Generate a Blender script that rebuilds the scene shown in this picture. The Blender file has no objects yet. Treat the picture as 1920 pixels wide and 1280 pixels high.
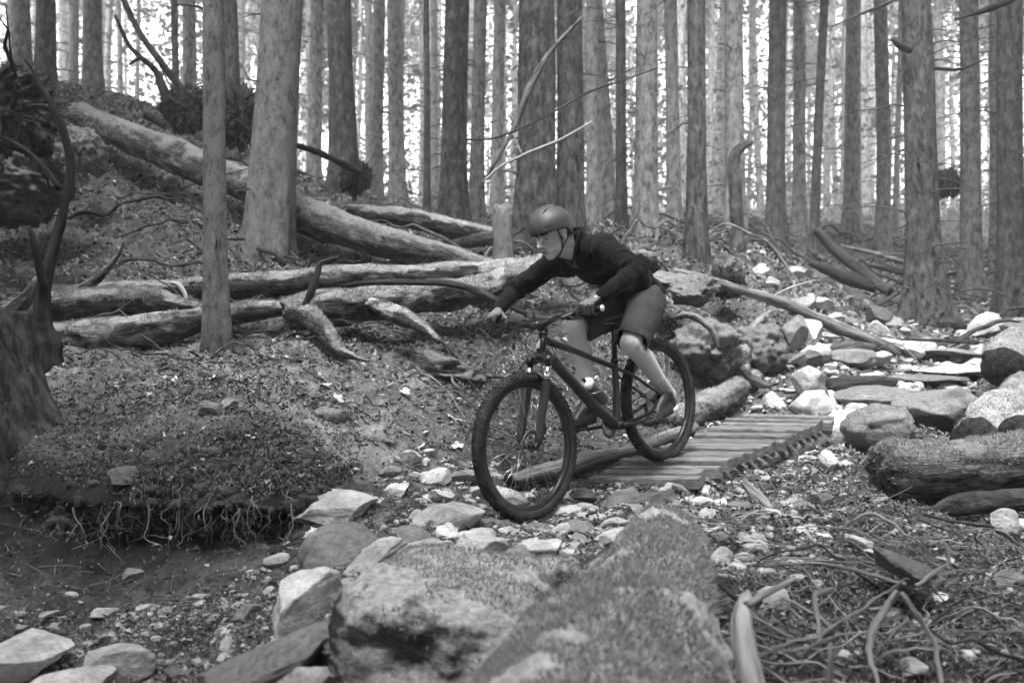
import bpy, math, random
import numpy as np
from mathutils import Vector, Matrix, Quaternion

C = bpy.context.scene
rng = np.random.default_rng(7)
random.seed(7)

# ------------------------------------------------------------------ camera
CAMZ = 1.0
FPX = 1600.0
cam_data = bpy.data.cameras.new('camera')
cam = bpy.data.objects.new('camera', cam_data)
C.collection.objects.link(cam)
cam.location = (0, 0, CAMZ)
cam.rotation_euler = (math.radians(90), 0, 0)
cam_data.sensor_width = 36.0
cam_data.lens = FPX / 1920.0 * 36.0
cam_data.clip_start = 0.05
cam_data.clip_end = 2000
cam_data.dof.use_dof = True
cam_data.dof.focus_distance = 4.7
cam_data.dof.aperture_fstop = 2.2
C.camera = cam

# ------------------------------------------------------------------ sky and sun
SUN_EL, SUN_ROT = 58, 200
world = bpy.data.worlds.new('World')
C.world = world
world.use_nodes = True
wn = world.node_tree
for n in list(wn.nodes): wn.nodes.remove(n)
wo = wn.nodes.new('ShaderNodeOutputWorld')
bg = wn.nodes.new('ShaderNodeBackground')
sk = wn.nodes.new('ShaderNodeTexSky')
sk.sky_type = 'NISHITA'; sk.sun_disc = False
sk.sun_elevation = math.radians(SUN_EL); sk.sun_rotation = math.radians(SUN_ROT)
sk.air_density = 1.0; sk.dust_density = 4.0; sk.ozone_density = 1.0
bw = wn.nodes.new('ShaderNodeRGBToBW')
wn.links.new(sk.outputs[0], bw.inputs[0])
wn.links.new(bw.outputs[0], bg.inputs[0])
bg.inputs[1].default_value = 0.15
wn.links.new(bg.outputs[0], wo.inputs[0])
sd = bpy.data.lights.new('sun', 'SUN')
sd.energy = 1.5; sd.angle = math.radians(28); sd.color = (1, 1, 1)
sun = bpy.data.objects.new('sun', sd); C.collection.objects.link(sun)
_az = math.radians(SUN_ROT)
_d = Vector((math.sin(_az) * math.cos(math.radians(SUN_EL)), math.cos(_az) * math.cos(math.radians(SUN_EL)), math.sin(math.radians(SUN_EL))))
sun.rotation_euler = _d.to_track_quat('Z', 'Y').to_euler()
C.view_settings.view_transform = 'Standard'
C.view_settings.look = 'None'
C.view_settings.exposure = 3.6
C.view_settings.gamma = 1.0
C.view_settings.use_curve_mapping = False
C.render.engine = 'CYCLES'
C.cycles.max_bounces = 5
C.cycles.diffuse_bounces = 3
C.cycles.volume_bounces = 1
C.cycles.use_denoising = True

# ------------------------------------------------------------------ numpy noise
def _hash(i, j, k, seed):
    h = (i.astype(np.int64) * 374761393 + j.astype(np.int64) * 668265263 + k.astype(np.int64) * 2147483647 // 3 + seed * 1442695041) & 0xffffffff
    h = ((h ^ (h >> 13)) * 1274126177) & 0xffffffff
    h = (h ^ (h >> 16)) & 0xffffffff
    return h.astype(np.float64) / 4294967295.0
def noise3(p, seed=0):
    p = np.asarray(p, float); f = np.floor(p); t = p - f
    i, j, k = f[..., 0].astype(np.int64), f[..., 1].astype(np.int64), f[..., 2].astype(np.int64)
    t = t * t * (3 - 2 * t)
    x, y, z = t[..., 0], t[..., 1], t[..., 2]
    def L(a, b, w): return a + (b - a) * w
    return 2 * L(L(L(_hash(i, j, k, seed), _hash(i+1, j, k, seed), x), L(_hash(i, j+1, k, seed), _hash(i+1, j+1, k, seed), x), y),
             L(L(_hash(i, j, k+1, seed), _hash(i+1, j, k+1, seed), x), L(_hash(i, j+1, k+1, seed), _hash(i+1, j+1, k+1, seed), x), y), z) - 1
def fbm(p, octv=4, seed=0, gain=.5):
    p = np.asarray(p, float); s = 0; a = 1; tot = 0
    for o in range(octv):
        s = s + a * noise3(p * (2.03 ** o) + 17.3 * o, seed + o); tot += a; a *= gain
    return s / tot

# ------------------------------------------------------------------ materials (grey scale: the place is seen in black and white)
MATS = {}
def new_mat(name):
    m = bpy.data.materials.new(name); m.use_nodes = True
    nt = m.node_tree
    b = nt.nodes['Principled BSDF']
    MATS[name] = m
    return m, nt, b
def g(v): return (v, v, v, 1)
def ramp(nt, src, stops):
    r = nt.nodes.new('ShaderNodeValToRGB')
    els = r.color_ramp.elements
    while len(els) < len(stops): els.new(.5)
    for e, (p, v) in zip(els, stops): e.position = p; e.color = g(v)
    nt.links.new(src, r.inputs[0]); return r.outputs[0]
def noise_node(nt, vec, scale, detail=6, rough=.6, dist=0):
    n = nt.nodes.new('ShaderNodeTexNoise')
    n.inputs['Scale'].default_value = scale; n.inputs['Detail'].default_value = detail
    n.inputs['Roughness'].default_value = rough; n.inputs['Distortion'].default_value = dist
    if vec is not None: nt.links.new(vec, n.inputs['Vector'])
    return n.outputs['Fac']
def mul(nt, a, b, op='MULTIPLY'):
    m = nt.nodes.new('ShaderNodeMath'); m.operation = op
    for k, v in enumerate((a, b)):
        if isinstance(v, (int, float)): m.inputs[k].default_value = v
        else: nt.links.new(v, m.inputs[k])
    return m.outputs[0]
def mixc(nt, f, a, b):
    m = nt.nodes.new('ShaderNodeMix'); m.data_type = 'RGBA'
    for key, v in ((0, f), (6, a), (7, b)):
        if isinstance(v, (int, float)): m.inputs[key].default_value = v if key == 0 else g(v)
        else: nt.links.new(v, m.inputs[key])
    return m.outputs[2]
def bump(nt, h, strength, dist, b):
    n = nt.nodes.new('ShaderNodeBump'); n.inputs['Strength'].default_value = strength; n.inputs['Distance'].default_value = dist
    nt.links.new(h, n.inputs['Height']); nt.links.new(n.outputs[0], b.inputs['Normal'])
def vec_of(nt, kind, scale=(1, 1, 1)):
    if kind == 'tc':
        a = nt.nodes.new('ShaderNodeAttribute'); a.attribute_name = 'tc'; v = a.outputs['Vector']
    elif kind == 'obj':
        a = nt.nodes.new('ShaderNodeTexCoord'); v = a.outputs['Object']
    else:
        a = nt.nodes.new('ShaderNodeNewGeometry'); v = a.outputs['Position']
    mp = nt.nodes.new('ShaderNodeMapping'); mp.inputs['Scale'].default_value = scale
    nt.links.new(v, mp.inputs[0]); return mp.outputs[0]
def objrand(nt):
    return nt.nodes.new('ShaderNodeObjectInfo').outputs['Random']
def upness(nt):
    ge = nt.nodes.new('ShaderNodeNewGeometry'); s = nt.nodes.new('ShaderNodeSeparateXYZ')
    nt.links.new(ge.outputs['Normal'], s.inputs[0]); return s.outputs[2]

def plain(name, v, rough=.6, metal=0, spec=.5, noise=0, nscale=30, bumps=0, coat=0):
    m, nt, b = new_mat(name)
    b.inputs['Base Color'].default_value = g(v); b.inputs['Roughness'].default_value = rough
    b.inputs['Metallic'].default_value = metal; b.inputs['Specular IOR Level'].default_value = spec
    if coat: b.inputs['Coat Weight'].default_value = coat
    if noise or bumps:
        v1 = vec_of(nt, 'obj'); f = noise_node(nt, v1, nscale)
        if noise: nt.links.new(ramp(nt, f, [(.3, v * (1 - noise)), (.7, v * (1 + noise))]), b.inputs['Base Color'])
        if bumps: bump(nt, f, bumps, .004, b)
    return m

def bark_mat(name, lo, hi, sc=(9, 9, 2.2), lichen=.0, lv=.3, moss=0, mv=.18, coords='tc', bstr=.8):
    m, nt, b = new_mat(name)
    v = vec_of(nt, coords, sc)
    f = noise_node(nt, v, 1.6, 8, .68, .4)
    v2 = vec_of(nt, coords, (sc[0] * 3.2, sc[1] * 3.2, sc[2] * 4))
    f2 = noise_node(nt, v2, 1.7, 5, .6)
    col = ramp(nt, f, [(.40, lo), (.61, hi)])
    if lichen:
        v3 = vec_of(nt, coords, (7, 7, 5)); f3 = noise_node(nt, v3, 1.5, 8, .72)
        k = ramp(nt, f3, [(.56 - lichen * .25, 0), (.80 - lichen * .2, 1)])
        col = mixc(nt, k, col, ramp(nt, f2, [(.3, lv * .65), (.7, lv * 1.2)]))
    if moss:
        up = upness(nt)
        nm = noise_node(nt, vec_of(nt, 'pos'), 3.5, 6, .65)
        s = mul(nt, up, mul(nt, mul(nt, nm, .5, 'SUBTRACT'), 2.4, 'MULTIPLY'), 'ADD')
        k = ramp(nt, s, [(.05 + (1 - moss) * .6, 0), (.35 + (1 - moss) * .6, 1)])
        fm = noise_node(nt, vec_of(nt, 'pos'), 38, 5, .7)
        col = mixc(nt, k, col, ramp(nt, fm, [(.3, mv * .5), (.68, mv * 1.35)]))
    info = objrand(nt)
    br = mul(nt, mul(nt, info, .5), .75, 'ADD')
    vm = nt.nodes.new('ShaderNodeVectorMath'); vm.operation = 'SCALE'
    nt.links.new(col, vm.inputs[0]); nt.links.new(br, vm.inputs['Scale'])
    nt.links.new(vm.outputs[0], b.inputs['Base Color'])
    b.inputs['Roughness'].default_value = .9; b.inputs['Specular IOR Level'].default_value = .15
    h = mul(nt, f, mul(nt, f2, .5), 'ADD')
    bump(nt, h, bstr, .03, b)
    return m
bark_mat('bark_dark', .014, .07, lichen=.25, lv=.15, sc=(13, 13, 4))
bark_mat('bark_mid', .03, .15, lichen=.5, lv=.26, sc=(13, 13, 4))
bark_mat('bark_mottled', .035, .16, lichen=.8, lv=.24, sc=(22, 22, 9))
bark_mat('bark_far', .07, .26, sc=(8, 8, 3), lichen=.5, lv=.34)  # bark lightened to stand in for haze and backlight over far trunks
bark_mat('log_moss', .010, .06, moss=.80, mv=.30, lichen=.15, sc=(14, 14, 2.4), bstr=1)
bark_mat('log_front', .02, .09, moss=1.25, mv=.38, lichen=.2)
bark_mat('log_half_moss', .012, .09, moss=.5, mv=.20, lichen=.25, sc=(16, 16, 2.0), bstr=1)
bark_mat('log_bare', .05, .22, sc=(16, 16, 1.2), lichen=.1, lv=.25)
bark_mat('wood_dark', .012, .05, sc=(14, 14, 2), bstr=.6)
bark_mat('wood_pale', .16, .42, sc=(22, 22, 1.5), bstr=.5)
bark_mat('root_wood', .06, .30, sc=(22, 22, 1.5), bstr=.5)
def rock_mat(name, lo, hi, moss=0, mv=.2):
    m, nt, b = new_mat(name)
    v = vec_of(nt, 'pos', (1, 1, 1.6))
    f = noise_node(nt, v, 6, 9, .66, .3)
    f2 = noise_node(nt, v, 55, 6, .7)
    col = ramp(nt, f, [(.32, lo), (.66, hi)])
    sp = ramp(nt, f2, [(.34, .55), (.6, 1.1)])
    mm = nt.nodes.new('ShaderNodeMix'); mm.data_type = 'RGBA'; mm.blend_type = 'MULTIPLY'; mm.inputs[0].default_value = .8
    nt.links.new(col, mm.inputs[6]); nt.links.new(sp, mm.inputs[7]); col = mm.outputs[2]
    if moss:
        up = upness(nt); nm = noise_node(nt, v, 3, 6, .65)
        s = mul(nt, mul(nt, up, .6), mul(nt, mul(nt, nm, .5, 'SUBTRACT'), 3), 'ADD')
        k = ramp(nt, s, [(.5 - moss * .6, 0), (.75 - moss * .6, 1)])
        fm = noise_node(nt, v, 40, 5, .7)
        col = mixc(nt, k, col, ramp(nt, fm, [(.3, mv * .4), (.68, mv * 1.4)]))
    vm = nt.nodes.new('ShaderNodeVectorMath'); vm.operation = 'SCALE'
    nt.links.new(col, vm.inputs[0]); nt.links.new(mul(nt, mul(nt, objrand(nt), .5), .75, 'ADD'), vm.inputs['Scale'])
    nt.links.new(vm.outputs[0], b.inputs['Base Color'])
    b.inputs['Roughness'].default_value = .85; b.inputs['Specular IOR Level'].default_value = .2
    bump(nt, mul(nt, f, mul(nt, f2, .35), 'ADD'), .7, .03, b)
    return m
rock_mat('rock_pale', .24, .56)
rock_mat('rock_grey', .10, .28, moss=.25, mv=.14)
rock_mat('rock_moss', .05, .16, moss=.7, mv=.16)
rock_mat('rock_dark', .05, .16, moss=.4, mv=.1)

# ------------------------------------------------------------------ mesh helpers
def set_props(o, label=None, cat=None, group=None, kind=None):
    if label: o['label'] = label
    if cat: o['category'] = cat
    if group: o['group'] = group
    if kind: o['kind'] = kind
    return o
def mesh_data(name, V, F, mat=None, smooth=True, tc=None):
    me = bpy.data.meshes.new(name)
    V = np.asarray(V, np.float32).reshape(-1, 3)
    if isinstance(F, np.ndarray):
        n, k = F.shape
        me.vertices.add(len(V)); me.vertices.foreach_set('co', V.ravel())
        me.loops.add(n * k); me.loops.foreach_set('vertex_index', F.astype(np.int32).ravel())
        me.polygons.add(n); me.polygons.foreach_set('loop_start', np.arange(0, n * k, k, dtype=np.int32))
        me.polygons.foreach_set('loop_total', np.full(n, k, np.int32))
    else:
        me.from_pydata(V.tolist(), [], F)
    if smooth: me.polygons.foreach_set('use_smooth', np.ones(len(me.polygons), bool))
    me.update(calc_edges=True); me.validate()
    if tc is not None:
        a = me.attributes.new('tc', 'FLOAT_VECTOR', 'POINT'); a.data.foreach_set('vector', np.asarray(tc, np.float32).ravel())
    if mat: me.materials.append(MATS[mat] if isinstance(mat, str) else mat)
    return me
def link(name, me, parent=None):
    o = bpy.data.objects.new(name, me); C.collection.objects.link(o)
    if parent is not None: o.parent = parent
    return o
def mesh_obj(name, V, F, mat=None, parent=None, smooth=True, tc=None):
    return link(name, mesh_data(name, V, F, mat, smooth, tc), parent)
def empty(name, loc=(0, 0, 0)):
    o = bpy.data.objects.new(name, None); o.location = loc; o.empty_display_size = .1
    C.collection.objects.link(o); return o
def P(px, py, d): return np.array([(px - 960) / FPX * d, d, CAMZ + (640 - py) / FPX * d])

class Geo:
    """collects pieces into one mesh"""
    def __init__(s): s.V = []; s.F = []; s.T = []; s.n = 0
    def add(s, V, F, T=None):
        V = np.asarray(V, float).reshape(-1, 3)
        s.V.append(V); s.T.append(V if T is None else np.asarray(T, float))
        if isinstance(F, np.ndarray): F = F.tolist()
        n = s.n; s.F += [[i + n for i in f] for f in F]; s.n += len(V); return s
    def obj(s, name, mat, parent=None, smooth=True):
        return mesh_obj(name, np.vstack(s.V), s.F, mat, parent, smooth, np.vstack(s.T))
    def data(s, name, mat, smooth=True): return mesh_data(name, np.vstack(s.V), s.F, mat, smooth, np.vstack(s.T))

def catmull(pts, n):
    """resample control rows [x,y,z,r] smoothly into n rows by arc length"""
    p = np.asarray(pts, float)
    if len(p) == 2: return p[0] + (p[1] - p[0]) * np.linspace(0, 1, n)[:, None]
    q = np.vstack([2 * p[0] - p[1], p, 2 * p[-1] - p[-2]]); out = []
    for i in range(len(p) - 1):
        a, b, c, d = q[i], q[i+1], q[i+2], q[i+3]; t = np.linspace(0, 1, 12, endpoint=False)[:, None]
        out.append(.5 * (2*b + (c-a)*t + (2*a-5*b+4*c-d)*t*t + (3*b-3*c+d-a)*t**3))
    out = np.vstack(out + [p[-1:]])
    s = np.r_[0, np.cumsum(np.linalg.norm(np.diff(out[:, :3], axis=0), axis=1))]
    u = np.linspace(0, s[-1], n)
    return np.stack([np.interp(u, s, out[:, k]) for k in range(p.shape[1])], 1)
def tube(path, segs=12, amp=0, freq=6, seed=0, cap=True, stretch=.35, capbulge=.0, squash=1.0, ragged=0):
    """path rows [x,y,z,r] -> V, F, TC"""
    p = np.asarray(path, float); c = p[:, :3]; r = p[:, 3]; n = len(p)
    t = np.gradient(c, axis=0); t /= np.linalg.norm(t, axis=1)[:, None] + 1e-12
    ref = np.array([0, 0, 1.]) if abs(t[0, 2]) < .9 else np.array([1., 0, 0])
    u = np.cross(ref, t[0]); u /= np.linalg.norm(u); U = [u]
    for i in range(1, n):
        u = U[-1] - t[i] * np.dot(U[-1], t[i]); u /= np.linalg.norm(u) + 1e-12; U.append(u)
    U = np.array(U); W = np.cross(t, U)
    L = np.r_[0, np.cumsum(np.linalg.norm(np.diff(c, axis=0), axis=1))]
    th = np.linspace(0, 2 * np.pi, segs, endpoint=False)
    ct, st = np.cos(th), np.sin(th)
    rr = np.repeat(r[:, None], segs, 1)
    T = np.stack([rr * ct, rr * st, np.repeat(L[:, None], segs, 1)], -1)
    if amp:
        q = T * np.array([freq, freq, freq * stretch]) + seed * 3.7
        rr = rr * (1 + amp * fbm(q, 4, seed) * 2)
    V = c[:, None, :] + rr[..., None] * (ct[None, :, None] * U[:, None, :] + squash * st[None, :, None] * W[:, None, :])
    if ragged:
        e = ragged * fbm(np.stack([ct * 3, st * 3, ct * 0 + seed], -1), 3, seed) * r[-1] * 2
        V[-1] += e[:, None] * t[-1]; V[-2] += .5 * e[:, None] * t[-1]
        e = ragged * fbm(np.stack([ct * 3, st * 3, ct * 0 + seed + 9], -1), 3, seed) * r[0] * 2
        V[0] += e[:, None] * t[0]
    V = V.reshape(-1, 3); T = T.reshape(-1, 3)
    i = np.arange(n - 1)[:, None] * segs; j = np.arange(segs)[None, :]; j2 = (j + 1) % segs
    F = np.stack([i + j, i + j2, i + segs + j2, i + segs + j], -1).reshape(-1, 4).tolist()
    if cap:
        V = np.vstack([V, c[0] - t[0] * r[0] * capbulge, c[-1] + t[-1] * r[-1] * capbulge]); T = np.vstack([T, [0, 0, 0], [0, 0, L[-1]]])
        a = n * segs; b = a + 1
        F += [[a, (k + 1) % segs, k] for k in range(segs)]
        F += [[b, (n - 1) * segs + k, (n - 1) * segs + (k + 1) % segs] for k in range(segs)]
    return V, F, T
def pxpath(rows, n=None):
    """rows (px,py,d,rpx) -> metric path"""
    q = [list(P(a, b, d)) + [r / FPX * d] for a, b, d, r in rows]
    return catmull(q, n or 6 * len(rows))

def icosphere(sub):
    t = (1 + 5 ** .5) / 2
    V = [(-1,t,0),(1,t,0),(-1,-t,0),(1,-t,0),(0,-1,t),(0,1,t),(0,-1,-t),(0,1,-t),(t,0,-1),(t,0,1),(-t,0,-1),(-t,0,1)]
    F = [(0,11,5),(0,5,1),(0,1,7),(0,7,10),(0,10,11),(1,5,9),(5,11,4),(11,10,2),(10,7,6),(7,1,8),(3,9,4),(3,4,2),(3,2,6),(3,6,8),(3,8,9),(4,9,5),(2,4,11),(6,2,10),(8,6,7),(9,8,1)]
    V = [np.array(v) / np.linalg.norm(v) for v in V]
    for _ in range(sub):
        cache = {}; G = []
        def mid(a, b):
            k = (min(a, b), max(a, b))
            if k not in cache:
                m = V[a] + V[b]; V.append(m / np.linalg.norm(m)); cache[k] = len(V) - 1
            return cache[k]
        for a, b, c in F:
            x, y, z = mid(a, b), mid(b, c), mid(c, a); G += [(a, x, z), (b, y, x), (c, z, y), (x, y, z)]
        F = G
    return np.array(V), np.array(F)
ICO = {k: icosphere(k) for k in (1, 2, 3, 4, 5)}
def rockshape(seed, sub=3, cuts=9, rough=.12, soft=.0):
    r = np.random.default_rng(seed); V, F = ICO[sub]; V = V.copy()
    for _ in range(cuts):
        n = r.normal(size=3); n /= np.linalg.norm(n); k = r.uniform(.45, .85)
        dd = V @ n; over = np.maximum(dd - k, 0); V -= over[:, None] * n * (1 - soft)
    V = V * (1 + rough * fbm(V * 1.7 + seed, 4, seed)[:, None] + rough * .35 * fbm(V * 6 + seed, 3, seed + 5)[:, None])
    return V, F
def tufts(V, Nrm, count, length, width, seed, upbias=.5, jitter=.5, F=None):
    """blades on a surface: (count) random picks, inside faces F when given"""
    r = np.random.default_rng(seed)
    if F is not None:
        F3 = np.array([f[:3] for f in F] + [[f[0], f[2], f[3]] for f in F if len(f) == 4])
        F3 = F3[Nrm[F3].mean(1)[:, 2] > .05]
        ar = np.linalg.norm(np.cross(V[F3[:, 1]] - V[F3[:, 0]], V[F3[:, 2]] - V[F3[:, 0]]), axis=1)
        f = F3[r.choice(len(F3), count, p=ar / ar.sum())]; u = r.uniform(size=(count, 2)); m = u.sum(1) > 1; u[m] = 1 - u[m]
        w = np.stack([1 - u.sum(1), u[:, 0], u[:, 1]], 1)
        p = (V[f] * w[..., None]).sum(1); N = (Nrm[f] * w[..., None]).sum(1)
        # moss grows in patches
        keep = fbm(p * 9, 3, seed) > -.12; p, N = p[keep], N[keep]; count = len(p)
        p = p - N * length * .15
    else:
        i = r.integers(0, len(V), count); p = V[i] + r.normal(size=(count, 3)) * jitter * length; N = Nrm[i]
    d = N + r.normal(size=(count, 3)) * .75; d[:, 2] += upbias
    d /= np.linalg.norm(d, axis=1)[:, None]
    s = np.cross(d, r.normal(size=(count, 3))); s /= np.linalg.norm(s, axis=1)[:, None] + 1e-9
    L = length * r.uniform(.4, 1.3, count)[:, None]; w = width * r.uniform(.6, 1.4, count)[:, None]
    A = np.stack([p - s * w, p + s * w, p + d * L], 1).reshape(-1, 3)
    return A, np.arange(count * 3).reshape(-1, 3)
def vnormals(V, F):
    V = np.asarray(V, float); N = np.zeros_like(V); F4 = np.array([f[:3] for f in F])
    n = np.cross(V[F4[:, 1]] - V[F4[:, 0]], V[F4[:, 2]] - V[F4[:, 0]])
    for k in range(3): np.add.at(N, F4[:, k], n)
    return N / (np.linalg.norm(N, axis=1)[:, None] + 1e-12)
# ------------------------------------------------------------------ terrain
CTRL = [
 (-150,1300,2.8),(-150,1100,3.7),(-150,980,4.1),(-150,880,4.3),(-150,700,5.2),(-150,560,6.6),(-150,400,8.4),(-150,240,10.5),(-150,180,15),(-150,170,40),
 (60,1290,2.75),(60,1150,3.4),(60,1040,3.85),(60,980,4.05),(60,900,4.25),(60,760,4.7),(60,690,5.4),(60,600,6.4),(60,450,8),(60,330,9.3),(60,240,10.8),(60,170,15),(60,165,40),
 (300,1290,2.7),(300,1150,3.35),(300,1060,3.8),(300,1010,3.95),(300,925,4.08),(300,860,4.2),(300,795,4.38),(300,745,4.66),(300,680,5.5),(300,610,6.3),(300,500,7.6),(300,420,8.6),(300,330,10),(300,250,12.5),(300,215,17),(300,210,40),
 (460,1290,2.55),(460,1160,3.05),(460,1060,3.6),(460,1010,3.88),(460,945,3.98),(460,880,4.12),(460,810,4.32),(460,745,4.6),(460,670,5.5),(460,620,6.2),(460,520,7.6),(460,430,8.9),(460,360,10.5),(460,310,13),(460,290,20),(460,280,40),
 (620,1290,2.4),(620,1150,2.85),(620,1040,3.45),(620,965,3.9),(620,880,4.3),(620,740,5.0),(620,670,5.7),(620,620,6.3),(620,550,7.2),(620,490,8.3),(620,430,9.6),(620,390,12),(620,370,20),(620,350,40),
 (850,1290,2.25),(850,1100,2.9),(850,1005,3.7),(850,945,4.2),(850,860,4.8),(850,780,5.4),(850,700,6.0),(850,640,6.6),(850,560,7.4),(850,505,8.5),(850,450,11),(850,420,16),(850,400,40),
 (985,978,4.28),(1000,900,5.0),(1000,820,5.7),
 (1150,1290,2.25),(1150,1085,3.0),(1150,1005,3.8),(1150,955,4.4),(1150,925,4.8),(1150,850,5.6),(1150,790,6.1),(1150,700,6.9),(1150,610,7.7),(1150,520,8.8),(1150,470,11),(1150,430,16),(1150,410,40),
 (1400,1290,2.4),(1400,1100,2.95),(1400,1000,3.7),(1380,940,4.5),(1500,905,5.1),(1430,925,4.8),(1570,868,5.6),(1300,885,5.3),(1400,835,6.0),(1400,775,6.9),(1400,690,7.5),(1400,600,8.3),(1400,530,9.5),(1400,475,12),(1400,440,18),(1400,405,40),
 (1650,1290,2.5),(1650,1120,3.1),(1650,1000,3.9),(1650,915,4.9),(1650,820,6.0),(1650,730,7.3),(1650,660,9),(1650,600,11),(1650,540,14),(1650,470,18),(1650,430,25),(1650,395,45),
 (1900,1290,2.5),(1900,1110,3.2),(1900,1000,4.2),(1900,925,5),(1900,820,6.2),(1900,710,8),(1900,630,10.5),(1900,570,13),(1900,510,17),(1900,450,24),(1900,405,45),
 (2080,1290,2.6),(2080,1000,4.2),(2080,820,6.2),(2080,640,10.5),(2080,510,17),(2080,400,45),
]
for px in (-150, 60, 300, 460, 620, 850, 1150, 1400, 1650, 1900, 2080):
    CTRL.append((px, 1640, 1.55))
    CTRL.append((px, {True: 250, False: 395}[px < 350] if px < 500 else 390, 110))
_K1, _K2 = 3.2, 1.0
def _az(px): return np.arctan((np.asarray(px, float) - 960) / FPX)
_c = np.array(CTRL, float); _ca = _az(_c[:, 0]); _cr = _c[:, 2] / np.cos(_ca)
_cs = (640 - _c[:, 1]) / FPX * _c[:, 2] / _cr
def _feat(az, r): return np.stack([np.clip(az, -.68, .66) * _K1, np.log(np.clip(r, 1.3, 120)) * _K2 * 1.6], -1)
def _phi(d2): return .5 * d2 * np.log(d2 + 1e-9)
_X = _feat(_ca, _cr); _n = len(_X)
_D = ((_X[:, None] - _X[None]) ** 2).sum(-1)
_A = np.zeros((_n + 3, _n + 3)); _A[:_n, :_n] = _phi(_D) + np.eye(_n) * .002
_A[:_n, _n] = 1; _A[:_n, _n+1:] = _X; _A[_n, :_n] = 1; _A[_n+1:, :_n] = _X.T
_W = np.linalg.solve(_A, np.r_[_cs, 0, 0, 0])
def base_height(x, y):
    x = np.asarray(x, float); y = np.asarray(y, float); sh = x.shape
    az = np.arctan2(x, y).ravel(); r = np.hypot(x, y).ravel(); out = np.empty(len(az))
    for s in range(0, len(az), 40000):
        Q = _feat(az[s:s+40000], r[s:s+40000])
        D = ((Q[:, None] - _X[None]) ** 2).sum(-1)
        out[s:s+40000] = _phi(D) @ _W[:_n] + _W[_n] + Q @ _W[_n+1:]
    return (CAMZ + out * np.clip(r, 1.3, 110)).reshape(sh)
# trail corridor: a polyline in plan where the ground is smoother and stonier
TRAIL = np.array([P(*q)[:2] for q in ((760,1280,2.2),(960,1000,4.0),(1180,890,5.0),(1480,775,6.6),(1680,700,8.2),(1800,630,10.5),(1850,560,14))])
def dist_poly(x, y, poly):
    p = np.stack([x, y], -1); best = np.full(x.shape, 1e9)
    for a, b in zip(poly[:-1], poly[1:]):
        ab = b - a; t = np.clip(((p - a) @ ab) / (ab @ ab), 0, 1)
        best = np.minimum(best, np.linalg.norm(p - (a + t[..., None] * ab), axis=-1))
    return best
def height(x, y, detail=True):
    x = np.asarray(x, float); y = np.asarray(y, float)
    z = base_height(x, y); r = np.hypot(x, y)
    q = np.stack([x, y, 0 * x], -1)
    k = 1 - .65 * np.exp(-(dist_poly(x, y, TRAIL) / .7) ** 2)
    sc = np.clip((r - 3) / 8, .0, 1)
    z = z + k * (.035 + .14 * sc) * fbm(q * 1.3, 3, 3) + k * (.022 + .03 * sc) * fbm(q * 5, 3, 11)
    z = z + k * (.05 + .08 * sc) * (1 - np.abs(fbm(q * 2.2 + 4, 3, 41)) * 2.4)
    if detail: z = z + k * .016 * fbm(q * 17, 3, 21) * 1.3
    return z
def H(x, y): return float(height(np.array([x]), np.array([y]))[0])

def stuffed(o, label, cat=None): return set_props(o, label, cat, None, 'stuff')

def terrain_material():
    m, nt, b = new_mat('forest_floor')
    v = vec_of(nt, 'pos')
    big = noise_node(nt, v, 1.3, 5, .6, .5); mid = noise_node(nt, v, 9, 8, .7, .3); fine = noise_node(nt, v, 60, 6, .75)
    moss = ramp(nt, mid, [(.3, .02), (.5, .065), (.68, .14)])
    soil = ramp(nt, mid, [(.3, .018), (.7, .07)])
    up = upness(nt)
    steep = ramp(nt, up, [(.25, 0), (.62, 1)])          # bare soil on the steep bank face
    at = nt.nodes.new('ShaderNodeAttribute'); at.attribute_name = 'trail'
    col = mixc(nt, mul(nt, steep, ramp(nt, big, [(.2, .6), (.45, 1)])), soil, moss)
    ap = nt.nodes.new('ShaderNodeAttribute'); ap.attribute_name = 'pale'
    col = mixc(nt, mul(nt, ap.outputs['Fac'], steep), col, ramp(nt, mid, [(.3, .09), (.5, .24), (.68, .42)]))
    grit = ramp(nt, fine, [(.35, .05), (.55, .12), (.72, .28)])
    col = mixc(nt, at.outputs['Fac'], col, grit)
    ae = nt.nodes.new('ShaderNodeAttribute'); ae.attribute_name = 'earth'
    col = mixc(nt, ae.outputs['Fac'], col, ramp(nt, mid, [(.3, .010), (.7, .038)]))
    sp = ramp(nt, fine, [(.32, .45), (.66, 1.35)])
    mm = nt.nodes.new('ShaderNodeMix'); mm.data_type = 'RGBA'; mm.blend_type = 'MULTIPLY'; mm.inputs[0].default_value = .9
    nt.links.new(col, mm.inputs[6]); nt.links.new(sp, mm.inputs[7])
    nt.links.new(mm.outputs[2], b.inputs['Base Color'])
    b.inputs['Roughness'].default_value = .95; b.inputs['Specular IOR Level'].default_value = .1
    bump(nt, mul(nt, mid, mul(nt, fine, .5), 'ADD'), .9, .03, b)
terrain_material()
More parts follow.
